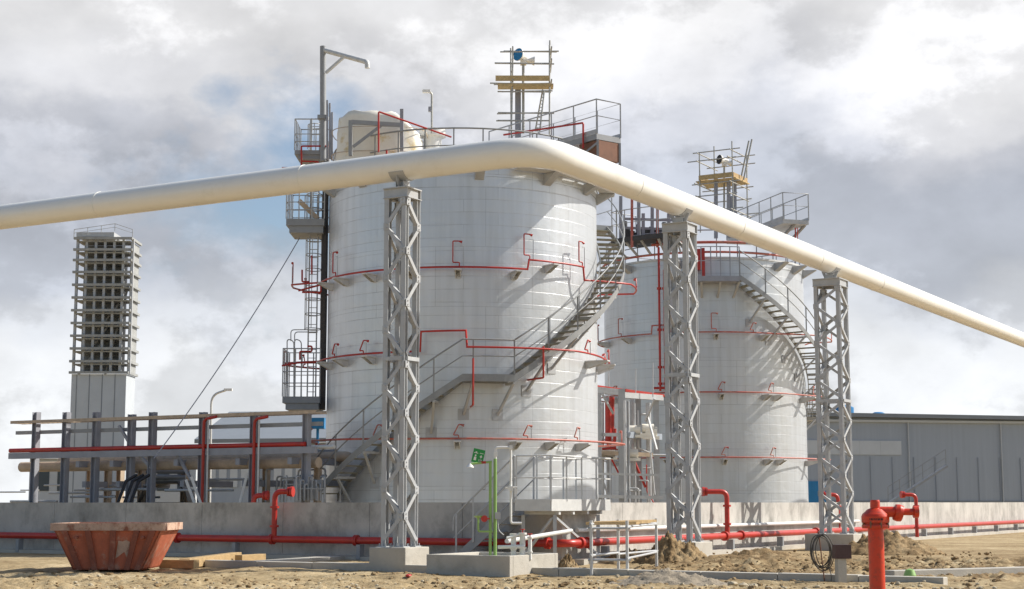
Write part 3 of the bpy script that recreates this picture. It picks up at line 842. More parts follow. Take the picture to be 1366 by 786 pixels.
# hooped rails at ladder foot
mb = MB()
for dx in (383, 393):
    q = P(dx, 452, YL); mb.tube(bent([P(dx, 531, YL - .7), P(dx, 452, YL - .7), P(dx + 9, 455, YL - .7), P(dx + 9, 531, YL - .7)], .12), .02, 6)
mb.tube(bent([P(388, 455, YL - .4), P(388, 440, YL - .4), P(424, 440, YL - .4)], .12), .018, 6)
mb.tube(bent([P(393, 455, YL + .3), P(393, 443, YL + .3), P(424, 443, YL + .3)], .12), .018, 6)
mb.build('hoop_rail', 'galv', lad)
mb = MB(); mb.bar(P(399, 268, YL - .5), P(424, 292, YL - .5), .16, .16); mb.build('diagonal_stay', 'lag', tank1)
# red spray pipe loops round the ladder side
mb = MB()
for (pts_) in ([(403, 360), (403, 376), (413, 376)], [(416, 341), (416, 366)], [(403, 390), (428, 390), (428, 380), (398, 388)], [(376, 488), (398, 484), (428, 484)], [(400, 480), (400, 469), (416, 469), (416, 462), (410, 462)], [(376, 224), (402, 224), (402, 195), (438, 195)], [(402, 215), (425, 216), (425, 224)]):
    MB().tube(bent([P(x, y, YL - .85) for x, y in pts_], .05), .03, 8).build('spray_branch', 'red', tank1)
# davit crane
dv = thing('davit_crane', 'grey davit crane with a braced jib, high on the left edge of the near tank', 'crane', P(431, 205, 51.6))
MB().tube([P(431, 215, 51.6), P(431, 62, 51.6)], .105, 14).build('mast', 'grey', dv)
MB().tube(bent([P(432, 67, 51.6), P(490, 83, 50.2), P(490, 91, 50.2)], .1), .085, 12).build('jib', 'galv_light', dv)
MB().bar(P(435, 97, 51.5), P(460, 75, 50.85), .07, .09).build('brace', 'galv_light', dv)
mb = MB(); mb.box(P(431, 157, 51.6), .34, .34, .12); mb.build('collar', 'grey', dv)
mb = MB()
for px_, y0, y1 in ((436.5, 134, 212), (440, 138, 212), (443, 150, 214)):
    mb.bar(P(px_, y1, 51.4), P(px_, y0, 51.4), .06, .08)
o = mb.build('guide_rails', 'slate', tank1)

# wrapped equipment on the roof
def wrapped(name, label, xa, xb, yt, yb, Y0, Y1):
    a, b_ = P(xa, yb, Y0), P(xb, yb, Y0); zt = zat(yt - 1, Y0); zb0 = ZT + .12
    t = thing(name, label, 'wrapped equipment', ((a.x + b_.x) / 2, (Y0 + Y1) / 2, zb0))
    mb = MB(); n, m = 48, 14; c = Vector(((a.x + b_.x) / 2, (Y0 + Y1) / 2, 0)); w, d = (b_.x - a.x) / 2, (Y1 - Y0) / 2
    for j in range(m + 3):
        f = min(1, j / m); sh = 1 if j <= m else (.8 if j == m + 1 else 0.01)
        for i in range(n):
            th = 2 * PI * i / n; cs, sn = math.cos(th), math.sin(th)
            k = (abs(cs) ** 3.2 + abs(sn) ** 3.2) ** (-1 / 3.2)
            p = Vector((cs * k * w, sn * k * d, 0))
            z = zb0 + (zt - zb0) * f
            nz = noise.fractal(Vector((cs * 2.2, sn * 2.2, z * .7)), 1, 2, 4) + .7 * abs(math.sin(th * 7 + noise.noise(Vector((th, z, 0))) * 3)) * (.4 + .6 * (1 - f))
            p *= (sh * (1 - .05 * f + .07 * nz * (1 if j <= m else .3)))
            z -= max(0, p.x / w - .35) * .55 * f * (zt - zb0) + max(0, -p.x / w - .6) * .3 * f
            if j >= m: z += noise.noise(Vector((p.x * 2, p.y * 2, 4))) * .12 + (.05 if j > m else 0)
            mb.v.append(c + p + UP * z)
    for j in range(m + 2):
        for i in range(n):
            q = j * n + i; q2 = j * n + (i + 1) % n; mb.f.append((q, q2, q2 + n, q + n)); mb.s.append(True)
    mb.build('tarpaulin', 'tarp', t)
    mb = MB()
    for f in (.3, .72):
        z = zb0 + (zt - zb0) * f
        mb.tube([c + Vector((math.cos(th) * w * 1.1 * (abs(math.cos(th)) ** 3.2 + abs(math.sin(th)) ** 3.2) ** (-1 / 3.2), math.sin(th) * d * 1.1 * (abs(math.cos(th)) ** 3.2 + abs(math.sin(th)) ** 3.2) ** (-1 / 3.2), z)) for th in [2 * PI * k / 40 for k in range(40)]], .014, 5, True)
    mb.build('rope', 'lag', t)
wrapped('wrapped_equipment', 'bulky roof equipment wrapped in cream tarpaulin on the near tank', 444, 561, 149, 200, 49.2, 51.6)
fr = thing('lifting_gantry', 'grey braced steel gantry in front of the cream tarpaulin', 'gantry', P(468, 200, 48.6))
mb = MB(); mb.bar(P(467.5, 208, 48.6), P(467.5, 161, 48.6), .11, .14); mb.build('post', 'grey', fr)
mb = MB(); mb.bar(P(536, 202, 48.7), P(536, 146, 48.7), .11, .14); mb.build('post', 'slate', fr)
mb = MB(); mb.bar(P(469, 163, 48.62), P(534.5, 167, 48.68), .1, .13); mb.build('beam', 'grey', fr)
mb = MB(); mb.bar(P(471, 196, 48.62), P(508, 168, 48.66), .06, .09); mb.build('brace', 'grey', fr)
# lamp pole by the vent
lp = thing('camera_pole', 'slim pole with a small camera head beside the tarpaulin on the near tank', 'camera pole', P(576, 180, 50.2))
MB().tube(bent([P(576, 178, 50.2), P(576, 124, 50.2), P(569, 121, 50.2)], .08), .035, 8).build('pole', 'tube', lp)
mb = MB(); mb.box(P(569, 122, 50.2), .26, .16, .09); mb.build('camera_head', 'white', lp)
mb = MB(); mb.box(P(573.5, 146, 50.2), .1, .12, .16); mb.build('junction_box', 'slate', lp)

# scaffold with alarm horn
def scaffold(name, label, cx, Y, post_x, ylo, yhi, levels, boards, box_label):
    t = thing(name, label, 'scaffold', P(cx, ylo, Y))
    n = 0
    for dy in (-.62, .62):
        for px_, top in zip(post_x, yhi):
            MB().tube([P(px_, ylo, Y + dy), P(px_ + random.uniform(-3, 3), top + random.uniform(-4, 4), Y + dy)], .028, 7).build('standard', 'tube', t)
        for (y, xa, xb) in levels:
            MB().tube([P(xa + random.uniform(-4, 4), y + random.uniform(-1, 1), Y + dy), P(xb + random.uniform(-4, 4), y + random.uniform(-1, 1), Y + dy)], .026, 7).build('ledger', 'tube', t)
    for (y, xa, xb) in levels[:3]:
        for px_ in post_x:
            q = P(px_, y + 3, Y); MB().tube([q + Vector((.05, -.85, 0)), q + Vector((.05, .85, 0))], .026, 7).build('transom', 'tube', t)
    for (x0, x1, y0, y1, dy) in boards:
        a, b_ = P(x0, y1, Y + dy), P(x1, y0, Y + dy)
        mb = MB(); mb.box(((a.x + b_.x) / 2, Y + dy, (a.z + b_.z) / 2), b_.x - a.x, .04 if y1 - y0 > 4 else .5, b_.z - a.z); mb.build('board', 'plank', t)
    return t
scaffold('scaffold', 'scaffold tower with yellow boards round a post on the roof of the near tank', 697, 52.4, (682, 733), 180, (64, 57), [(69, 670, 745), (85, 660, 738), (112, 657, 735), (122, 666, 736), (151, 662, 738), (161, 660, 732)],
         [(661, 733, 101, 108, -.66), (664, 738, 114, 117, 0), (664, 738, 114, 117, .5), (664, 735, 114, 117, -.45)], '')
mb = MB(); mb.tube([P(720, 175, 51.7), P(726, 122, 51.7)], .028, 7)
mb.tube([P(714, 175, 52.9), P(724, 120, 52.9)], .028, 7)
o = mb.build('scaffold_ladder', 'tube', None, P(720, 175, 51.7)); 
z = 0
tag(o, 'leaning pair of tubes of a ladder inside the scaffold on the near tank', 'ladder')
lm = MB()
for i in range(12): a = P(720 + i * .5, 175 - i * 4.4, 51.7); b_ = P(714 + i * .83, 175 - i * 4.6, 52.9); lm.tube([a, b_], .016, 5)
lo = lm.build('rung', 'tube', o)
def horn(label, px_, py_, Y, ypole, d, disc):
    t = thing('alarm_horn', label, 'alarm horn', P(px_, ypole, Y)); d = Vector(d).normalized()
    q = P(px_, py_, Y)
    MB().tube([P(px_, ypole, Y), q - UP * .1], .045, 8).build('pole', 'tube', t)
    mb = MB(); mb.lathe(q, [(.09, -.2), (.11, .05), (.22, .24), (.22, .28)], 18, d); mb.lathe(q, [(0.01, -.2), (.09, -.2)], 18, d); mb.build('horn', 'white', t)
    MB().lathe(q, [(.215, .275), (0.005, .275)], 18, d).build('horn_face', disc, t)
    mb = MB(); mb.lathe(q + Vector((.22, .05, -.12)), [(.05, -.14), (.09, 0), (.16, .16), (.001, .16)], 14, -d + Vector((1.2, -.6, 0))); mb.build('horn', 'white', t)
    mb = MB(); mb.box(q - UP * .2, .2, .2, .16); mb.build('housing', 'white', t)
horn('white alarm horn with a blue face inside the scaffold on the near tank', 698, 76, 52.3, 178, (-.7, -.8, .1), 'blue')

# ---- far tank
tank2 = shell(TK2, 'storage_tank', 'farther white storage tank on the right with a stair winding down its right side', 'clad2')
def T2th(px): return TK2.th(px, RR)
w1, w2, w3 = zat(443, 66.4), zat(523, 66.4), zat(610, 66.4)
ring_pipe(tank2, TK2, [(-122, RR, w1), (T2th(870), RR, w1), (T2th(871), RR, w1 + .35), (T2th(895), RR, w1 + .35), (T2th(896), RR, w1), (40, RR, w1), (62, RT + 1.1, w1), (92, RT + 1.2, w1), (98, RR, w1), (124, RR, w1)], 'pinkred', (-80, -48, T2th(957), 26, 86), (-70, -45, T2th(895), T2th(957), T2th(1023)), tall=(-80, -48, T2th(957)))
ring_pipe(tank2, TK2, [(-122, RR, w2), (62, RR, w2), (80, RR + .55, w2), (96, RR + .55, w2), (124, RR, w2)], 'pinkred', (-55, T2th(963), T2th(1029), 70), (-60, -20, T2th(963), T2th(1025), T2th(1040), 68))
ring_pipe(tank2, TK2, [(-122, RR, w3), (66, RR, w3), (90, RR + .7, w3), (124, RR, w3)], 'pinkred', (-55, T2th(966), T2th(1030), 78), (-60, -20, T2th(966), T2th(1025), T2th(1042), 74))
mb = MB()
for px_, y0, y1 in ((881, 330, 522), (888, 360, 520)):
    th = TK2.th(px_, RT + .4); D = TK2.at(th, RT + .4, 0).y
    mb.tube([TK2.at(th, RT + .4, zat(y0, D)), TK2.at(th, RT + .4, zat(y1, D))], .05, 8)
    for y in (385, 440, 490, 512): flange(mb, TK2.at(th, RT + .4, zat(y, D)), UP, .10, .1)
mb.tube([TK2.at(TK2.th(873, RT + .4), RT + .4, zat(518, 67)), TK2.at(TK2.th(900, RT + .4), RT + .4, zat(518, 67))], .05, 8)
mb.build('riser_pipe', 'red', tank2)
# balcony and stair down to the right
ROs = RT + 1.0
zf = zat(368, 65.6)
tb0, tb1 = TK2.th(912, ROs), TK2.th(990, ROs)
def curved_deck(t, tk, a, b, ri, ro, z, th_=.2, m='grey', name='platform', rail='galv', dense=.35, h=1.25):
    mb = MB(); k = max(3, int((b - a) / 4))
    for i in range(k):
        t0, t1 = a + (b - a) * i / k, a + (b - a) * (i + 1) / k
        mb.quadbox([tk.at(t0, ri, z - th_), tk.at(t0, ro, z - th_), tk.at(t1, ro, z - th_), tk.at(t1, ri, z - th_), tk.at(t0, ri, z), tk.at(t0, ro, z), tk.at(t1, ro, z), tk.at(t1, ri, z)])
    dk = mb.build(name, m, t)
    mb = MB(); fl = [tk.at(a, ri + .1, z)] + [tk.at(a + (b - a) * i / (3 * k), ro - .03, z) for i in range(3 * k + 1)]
    railing(mb, fl, h, dense); mb.build('railing', rail, dk)
    mb = MB()
    for i in range(0, k + 1, 2):
        th = a + (b - a) * i / k
        mb.bar(tk.at(th, ro - .1, z - th_), tk.at(th, RT + .02, z - th_ - .55), .08, .08)
    mb.build('bracket', 'galv', dk)
    return dk
curved_deck(tank2, TK2, tb0, tb1, RT + .06, ROs, zf, .22, 'slate', rail='slate')
zlow = zat(553, 70)
te = tb1 + math.degrees((zf - zlow) / SL / (RT + .52))
spiral(tank2, TK2, [(tb1, zf - .05, te, zlow)], RT + .12, RT + 1.0, 'stair', tread='grate')
curved_deck(tank2, TK2, te, te + 14, RT + .06, RT + 1.1, zlow, .15, 'galv', dense=.5)
mb = MB()
th = TK2.th(935, RT + .5); mb.box(TK2.at(th, RT + .35, zat(345, 66)), .3, .25, .9); mb.box(TK2.at(TK2.th(941, RT + .5), RT + .35, zat(350, 66)), .12, .2, 1.3)
mb.build('red_cabinet', 'red', tank2)
rr = MB(); rr.tube([TK2.at(a, RT + .06, ZT + .22) for a in range(-80, 80, 4)], .05, 8); rr.tube([TK2.at(a, RT + .4, zat(322, 66)) for a in range(int(TK2.th(872, RT + .4)), int(TK2.th(1002, RT + .4)), 3)], .06, 8); rr.build('roof_spray_pipe', 'pinkred', tank2)
rr = MB(); railing(rr, [TK2.at(a, RT - .12, ZT + .05) for a in range(-100, 240, 6)], 1.15, .85, False, True, .03); rr.build('roof_railing', 'slate', tank2)
for th in (T2th(1047), 62, 80, T2th(905), -45, -70):
    a = TK2.at(th, RT, ZT - .12); b = TK2.at(th, RT + .62, ZT - .12); o, s = TK2.dirs(th)
    mb = MB(); mb.quadbox([a - s * .14 - UP * .34, a + s * .14 - UP * .34, a + o * .03 + s * .14 - UP * .34, a + o * .03 - s * .14 - UP * .34, a - s * .14, a + s * .14, b + s * .14, b - s * .14])
    mb.build('rim_bracket', 'galv', tank2)
WA, WB = P(985, 300, 72), P(1062, 300, 66.5)
walkway(tank2, (WA.x, WA.y, 0), (WB.x, WB.y, 0), 1.2, zat(296, 67), 1.15, 'galv', 'lag', False)
mb = MB(); sd = (WB - WA).normalized(); z = zat(296, 67) - .18
q = Vector((WB.x, WB.y, z)) - sd * .15; mb.bar(q, q - sd * 1.5 - UP * .75, .1, .1); mb.bar(q + Vector((.5, .3, 0)), q - sd * 1.5 - UP * .75 + Vector((.5, .3, 0)), .1, .1); mb.build('bracket', 'grey', tank2)
mb = MB(); mb.tube([P(1061, 304, 66.5), P(1061, 326, 66.5)], .03, 6); mb.tube([P(1064, 304, 66.5), P(1064, 322, 66.5)], .02, 6); mb.build('drop_pipe', 'red', tank2)
curved_deck(tank2, TK2, TK2.th(830, RT + .9) - 6, TK2.th(905, RT + .9), RT - .6, RT + .95, zat(318, 67.5), .2, 'dark', rail='galv', dense=.8, h=1.2)
mb = MB()
for px_ in (843, 877): MB().bar(P(px_, 330, 67), P(px_, 262, 67), .11, .11).build('red_post', 'pinkred', tank2)
mb = MB()
for px_, y0 in ((828, 262), (852, 266), (858, 285), (870, 268), (892, 285), (905, 300), (918, 296)): mb.bar(P(px_, 326, 67.6), P(px_, y0, 67.6), .14, .14)
for y in (292, 304): mb.bar(P(832, y, 67.6), P(925, y + 3, 67.6), .1, .1)
mb.build('steel_framing', 'slate', tank2)
mb = MB()
for i in range(16):
    px_ = 834 + i * 5.8
    a = P(px_, 316, 68.2 + random.uniform(0, 1.2)); mb.box(a, random.uniform(.2, .5), .4, random.uniform(.25, .7))
    if i % 3 == 0: mb.cyl(a, a + UP * random.uniform(.4, .8), .1, None, 8)
mb.build('roof_machinery', 'dark', tank2)
def scaffold_grid(name, label, cx, Y, a, b, ylo, yfloor, levels, tops):
    c = P(cx, ylo, Y); t = thing(name, label, 'scaffold', c); c0 = Vector((c.x, c.y, 0))
    for i, (ku, kv) in enumerate(((-1, -1), (1, -1), (1, 1), (-1, 1))):
        p = c0 + U * (a * ku) + V * (b * kv)
        MB().tube([p + UP * c.z, p + UP * zat(tops[i], Y) + U * random.uniform(-.05, .05)], .03, 7).build('standard', 'tube', t)
    for y in levels:
        z = zat(y, Y)
        for k in (-1, 1):
            e, f = random.uniform(.2, .6), random.uniform(.2, .6)
            MB().tube([c0 + V * (b * k) - U * (a + e) + UP * z, c0 + V * (b * k) + U * (a + f) + UP * z], .027, 7).build('ledger', 'tube', t)
            MB().tube([c0 + U * (a * k) - V * (b + f) + UP * (z - .06), c0 + U * (a * k) + V * (b + e) + UP * (z - .06)], .027, 7).build('transom', 'tube', t)
    zf = zat(yfloor, Y); n = 6
    for k in range(n):
        v = -b + 2 * b * (k + .5) / n
        MB()._bar(c0 + V * v - U * (a + .15) + UP * zf, c0 + V * v + U * (a + .2 + .05 * (k % 3)) + UP * zf, V * (b / n - .012), UP * .022).build('board', 'plank', t)
    for k in (-1, 1):
        MB()._bar(c0 + V * (b * k * 1.04) - U * a + UP * (zf + .15), c0 + V * (b * k * 1.04) + U * a + UP * (zf + .15), V * .018, UP * .11).build('toe_board', 'plank', t)
        MB()._bar(c0 + U * (a * k * 1.04) - V * b + UP * (zf + .15), c0 + U * (a * k * 1.04) + V * b + UP * (zf + .15), U * .018, UP * .11).build('toe_board', 'wood', t)
    return t
scaffold_grid('scaffold', 'scaffold tower with yellow boards and steep poles on the roof of the far tank', 966, 71, .80, .85, 312, 244, (206, 217, 248, 264, 284), (196, 206, 188, 200))
mb = MB(); mb.tube([P(992, 240, 70.5), P(1003, 186, 70.5)], .04, 7); mb.tube([P(988, 240, 70.7), P(999, 188, 70.7)], .04, 7)
tag(mb.build('scaffold_pole', 'tube', None, P(992, 240, 70.5)), 'pair of steep leaning poles at the right of the far scaffold', 'scaffold poles')
horn('white alarm horn with a dark face inside the scaffold on the far tank', 966, 214, 71, 300, (-.9, -.5, .05), 'black')
mb = MB()
for px_, y0 in ((955, 232), (972, 238), (977, 262), (980, 240)): mb.bar(P(px_, 318, 70.6), P(px_, y0, 70.6), .16, .16)
mb.build('roof_post', 'slate', tank2)

# ------------------------------------------------------------------ crossover stairs over the bund wall corner
K = P(735, 668, 38.3); K.z = 0
zd = 1.52
cs = thing('access_stairs', 'grey steel stairs and landing crossing the bund wall in front of the near tank', 'stairs', K)
W_, LV = 1.0, 3.2
def kp(u, v, z): return K + U * u + V * v + UP * z
mb = MB(); mb._bar(kp(W_ / 2, 0, zd - .02), kp(W_ / 2, LV, zd - .02), U * (W_ / 2 - .02), UP * .02); mb.build('deck', 'galv', cs)
mb = MB()
for a, b in ((kp(0, 0, zd - .09), kp(W_, 0, zd - .09)), (kp(0, 0, zd - .09), kp(0, LV, zd - .09)), (kp(W_, 0, zd - .09), kp(W_, LV, zd - .09)), (kp(0, LV, zd - .09), kp(W_, LV, zd - .09))):
    d = (b - a).normalized(); e = d.cross(UP)
    mb._bar(a + d * .011, b - d * .011, e * .01, UP * .14)
for f in (.15, .38, .62, .85): mb._bar(kp(.02, LV * f, zd - .27), kp(W_ - .02, LV * f, zd - .27), V * .05, UP * .05)
mb.build('fascia', 'galv_light', cs)
mb = MB()
railing(mb, [kp(W_, 1.1, zd), kp(W_, LV, zd), kp(0, LV, zd), kp(0, 0, zd), kp(W_ * .96, 0, zd)], 1.1, .78)
mb.build('railing', 'galv_light', cs)
mb = MB()
for f in (.3, 2.6):
    for u in (.06, W_ - .06):
        p = kp(u, f, 0)
        MB().bar(p, p + UP * (zd - .33), .09, .09).build('support_leg', 'galv', cs)
MB().bar(kp(.06, .36, zd - .4), kp(.06, 2.5, .2), .06, .06).build('brace', 'galv', cs); MB().bar(kp(W_ - .12, .3, .25), kp(.12, .3, zd - .4), .06, .06).build('brace', 'galv', cs)

run = 1.75
mb = MB()
for v in (.03, W_ - .03): mb._bar(kp(W_ + .0, v, zd - .08), kp(W_ + run, v, .05), V * .015, (UP * .8 + U * .6) * .11)
mb.build('stringer', 'grey', cs)
for i in range(7):
    f = (i + .5) / 7
    mb = MB(); mb.box(kp(W_ + run * f, W_ / 2, zd - .06 - (zd - .1) * f), .24, W_ - .07, .035, U); mb.build('tread', 'grey', cs)
mb = MB()
for v in (0, W_):
    a, b = kp(W_, v, zd), kp(W_ + run, v, .05)
    mb.tube(bent([a + UP * 1.1, b + UP * 1.1, b + UP * .75 + U * .02], .08), .024, 7); mb.tube([a + UP * .57, b + UP * .57], .018, 6)
    for f in (0.02, .35, .68, .96): p = a.lerp(b, f); mb.bar(p, p + UP * 1.1, .045, .045)
mb.build('handrail', 'galv', cs)

# ------------------------------------------------------------------ concrete basin + safety shower
B0 = G(680, 768); B0.z = 0
mb = MB()
def bp_(u, v, z): return B0 + U * u + V * v + UP * z
hb_ = .40
for (ua, ub, va, vb) in ((0, 2.05, 0, .14), (0, 2.05, 1.96, 2.1), (0, .14, .141, 1.959), (1.91, 2.05, .141, 1.959)):
    mb.quadbox([bp_(ua, va, -.1), bp_(ub, va, -.1), bp_(ub, vb, -.1), bp_(ua, vb, -.1), bp_(ua, va, hb_), bp_(ub, va, hb_), bp_(ub, vb, hb_), bp_(ua, vb, hb_)])
mb.quadbox([bp_(.141, .141, -.1), bp_(1.909, .141, -.1), bp_(1.909, 1.959, -.1), bp_(.141, 1.959, -.1), bp_(.141, .141, .3), bp_(1.909, .141, .3), bp_(1.909, 1.959, .3), bp_(.141, 1.959, .3)])
tag(mb.build('basin', 'concrete', None, B0, bevel=.012), 'low square concrete basin below the green safety shower', 'basin')
YS = 33.4
sb = P(657, 740, YS); sb.z = .3
sh = thing('safety_shower', 'green emergency shower with a green sign, standing in the concrete basin', 'safety shower', sb)
mb = MB(); mb.tube([(P(654, 700, YS).x, YS, .3), P(654, 617, YS)], .032, 10); mb.tube(bent([P(656, 616, YS), P(628, 619, YS - .1)], .1), .024, 8)
mb.build('shower_pipe', 'green', sh)
MB().tube([(P(660.5, 700, YS).x, YS + .02, .3), P(660.5, 612, YS + .02)], .036, 10).build('supply_pipe', 'green', sh)
mb = MB(); mb.tube(bent([P(661, 613, YS + .02), P(661, 597, YS + .02), P(681.5, 597, YS + .02), P(681.5, 698, YS + .02), P(696, 698, YS + .02)], .05), .024, 8)
for q in (P(661, 606, YS + .02), P(681.5, 597, YS + .02)): mb.box(q, .07, .07, .09)
mb.build('water_pipe', 'white', sh)
mb = MB(); mb.lathe(P(627, 621, YS - .1), [(.02, .05), (.03, .03), (.085, -.035), (.085, -.05), (.001, -.05)], 18); mb.build('shower_head', 'white', sh)
mb = MB(); mb.box(P(645, 617, YS - .05), .1, .04, .05); mb.build('lever', 'red', sh)
mb = MB(); mb.tube([P(647, 619, YS - .06), P(647, 652, YS - .06)], .005, 4); mb.box(P(645.5, 653, YS - .06), .06, .02, .02); mb.build('pull_rod', 'grey', sh)
sc_, sx_ = P(638, 608.5, YS - .05), Vector((1, .25, 0)).normalized()
az = Vector((.22, 0, 1)).normalized(); ay = az.cross(sx_).normalized(); axx = ay.cross(az).normalized()
def sgn(mb, u0, u1, v0, v1, t0, t1):
    f = lambda u, v, t: sc_ + axx * u + az * v - ay * t
    mb.quadbox([f(u0, v0, t0), f(u1, v0, t0), f(u1, v0, t1), f(u0, v0, t1), f(u0, v1, t0), f(u1, v1, t0), f(u1, v1, t1), f(u0, v1, t1)])
mb = MB(); sgn(mb, -.125, .125, -.145, .145, -.006, .006); sg = mb.build('sign', 'signgreen', sh)
mb = MB()
ys_ = 1 if ay.y < 0 else -1
def mk(u0, u1, v0, v1): sgn(mb, u0, u1, v0, v1, .0065 if ay.y > 0 else -.0075, .0075 if ay.y > 0 else -.0065)
mk(-.085, -.035, -.1, -.03); mk(-.075, -.045, -.02, .02); mk(-.105, -.015, .05, .062); mk(-.075, -.045, .065, .085)
mk(.035, .085, -.015, .005); mk(.05, .07, -.035, .025); mk(.02, .10, .06, .07); mk(.025, .035, -.11, -.06); mk(.055, .065, -.11, -.06); mk(.085, .095, -.11, -.06)
mb.build('pictogram', M['white'], sg)
mb = MB(); mb.tube(bent([P(657, 709, YS), P(638, 709, YS - .1), P(638, 690, YS - .1)], .05), .022, 8); mb.lathe(P(638, 690, YS - .1), [(.02, -.03), (.1, .02), (.1, .03), (.001, .03)], 16); mb.build('eyewash', 'green', sh)
mb = MB(); mb.lathe(P(646, 692, YS - .12), [(.001, -.02), (.07, -.02), (.07, .02), (.001, .02)], 14, (.3, -1, 0)); mb.tube([P(646, 692, YS - .1), P(655, 692, YS)], .016, 6); mb.build('push_handle', 'red', sh)
mb = MB(); mb.box(P(664, 688, YS - .04), .12, .1, .14); mb.tube(bent([P(664, 692, YS - .05), P(665, 708, YS - .08), P(672, 714, YS - .08)], .06), .012, 6); mb.build('valve', 'galv', sh)
mb = MB(); mb.box(P(681.5, 652, YS), .1, .1, .1); mb.tube([P(674, 651, YS - .02), P(690, 650, YS - .02)], .02, 6); mb.box(P(688, 656, YS), .06, .06, .1); mb.build('valve', 'white', sh)
# valve cluster
vc = thing('valve_group', 'cluster of short white pipe stubs with valves at the rear of the concrete basin', 'valves', (P(693, 730, 33.8).x, 33.8, .3))
for px_, y0, r in ((685, 713, .055), (697, 712, .06), (707, 717, .04)):
    mb = MB(); q = P(px_, y0, 33.8); mb.tube([(q.x, q.y, .3), q], r, 12); flange(mb, q, UP, r * 1.5, .04); flange(mb, q - UP * .3, UP, r * 1.4, .03)
    mb.build('stub_pipe', 'white', vc)
mb = MB(); mb.tube([P(664, 730, 33.7), P(700, 729, 33.75)], .04, 10); mb.tube([P(676, 718, 33.7), P(697, 712, 33.8)], .03, 8); mb.build('cross_pipe', 'white', vc)
mb = MB()
for px_, py_ in ((697, 707), (707, 713)): mb.lathe(P(px_, py_, 33.8), [(.001, 0), (.05, 0), (.05, .02), (.001, .02)], 12); mb.tube([P(px_, py_ + 4, 33.8), P(px_, py_, 33.8)], .014, 6)
mb.build('valve_wheel', 'red', vc)
mb = MB(); mb.tube([P(676, 722, 34.6), P(762, 708, 38.4)], .05, 10); tag(mb.build('water_pipe', 'galv_light', None, P(676, 722, 34.6)), 'grey pipe sloping back from the valve cluster to the wall corner', 'pipe')

# ------------------------------------------------------------------ trestle with planks
tc_ = [G(789, 768), G(837, 768), G(876, 757), G(825, 763)]
zt_ = zat(701, tc_[0].y)
tr = thing('trestle', 'scaffold tube trestle topped with weathered planks, between the basin and the soil heap', 'trestle', (tc_[0] + tc_[2]) / 2)
for q in tc_: MB().tube([q - UP * .03, Vector((q.x, q.y, zt_ + .1))], .034, 10).build('post', 'galv_light', tr)
for a, b in ((0, 1), (1, 2), (2, 3), (3, 0)):
    for z in (.32, zt_ - .06):
        d = (tc_[b] - tc_[a]).normalized() * .07
        MB().tube([tc_[a] - d + UP * (z + .03 * a), tc_[b] + d + UP * (z + .03 * a)], .026, 8).build('tube', 'galv', tr)
for i in range(4):
    f = (i + .5) / 4; a = tc_[0].lerp(tc_[3], f); b = tc_[1].lerp(tc_[2], f); d = (b - a).normalized() * .16
    mb = MB(); mb._bar(a - d + UP * (zt_ + .04 + .01 * (i % 2)), b + d + UP * (zt_ + .04 + .01 * (i % 2)), (tc_[3] - tc_[0]).normalized() * .12, UP * .03)
    o = mb.build('plank', 'wood', None, (a + b) / 2); tag(o, ('weathered plank lying on the trestle, nearest the kerb', 'weathered plank on the trestle, second from the kerb', 'weathered plank on the trestle, third from the kerb', 'weathered plank on the trestle, nearest the red pipe')[i], 'plank', 'planks on the trestle')

# ------------------------------------------------------------------ skip
YK = 35.1
def sk(x, y, dy=0): return P(x, y, YK) + Vector((0, dy, 0))
skp = thing('skip', 'scuffed red steel skip with sloping ribbed sides at the left of the site', 'skip', G(120, 762))
xl, xr, xbl, xbr = 72, 216, 98, 190
zt0, zb0 = zat(706, YK), .03
def skc(f, g, h):   # f 0..1 along, g 0..1 depth, h 0..1 height
    x0 = P(xbl, 740, YK).x + (P(xl, 740, YK).x - P(xbl, 740, YK).x) * h; x1 = P(xbr, 740, YK).x + (P(xr, 740, YK).x - P(xbr, 740, YK).x) * h
    return Vector((x0 + (x1 - x0) * f, YK - .12 * h + (1.7 + .24 * h) * g + .0, zb0 + (zt0 - zb0) * h))
mb = MB(); t_ = .02
for ring in ((0, 0), ):
    pass
def plate(mb, pts, n):
    n = Vector(n); mb.quadbox([p for p in pts] + [p + n for p in pts]) if False else mb.quadbox([pts[0], pts[1], pts[1] + n, pts[0] + n, pts[3], pts[2], pts[2] + n, pts[3] + n])
plate(mb, [skc(0, 0, 0), skc(1, 0, 0), skc(1, 0, 1), skc(0, 0, 1)], (0, .03, 0))
plate(mb, [skc(1, 0, 0), skc(1, 1, 0), skc(1, 1, 1), skc(1, 0, 1)], (-.03, 0, 0))
plate(mb, [skc(0, 0, 0), skc(0, 1, 0), skc(0, 1, 1), skc(0, 0, 1)], (.03, 0, 0))
plate(mb, [skc(0, 1, 0), skc(1, 1, 0), skc(1, 1, 1), skc(0, 1, 1)], (0, -.03, 0))
mb.quadbox([skc(0, 0, 0), skc(1, 0, 0), skc(1, 1, 0), skc(0, 1, 0), skc(0, 0, .04), skc(1, 0, .04), skc(1, 1, .04), skc(0, 1, .04)])
mb.build('body', 'skip', skp)
mb = MB(); e = .035
for (a, b) in (((0, 0), (1, 0)), ((1, 0), (1, 1)), ((1, 1), (0, 1)), ((0, 1), (0, 0))):
    p, q = skc(a[0], a[1], 1), skc(b[0], b[1], 1); d = (q - p).normalized()
    mb._bar(p + UP * .05 + d * (.058 if a[0] != b[0] and False else (-.055 if a[1] == b[1] else .0565)), q + UP * .05 - d * (-.055 if a[1] == b[1] else .0565), d.cross(UP) * .055, UP * .08)
mb.build('rim', 'skiprim', skp)
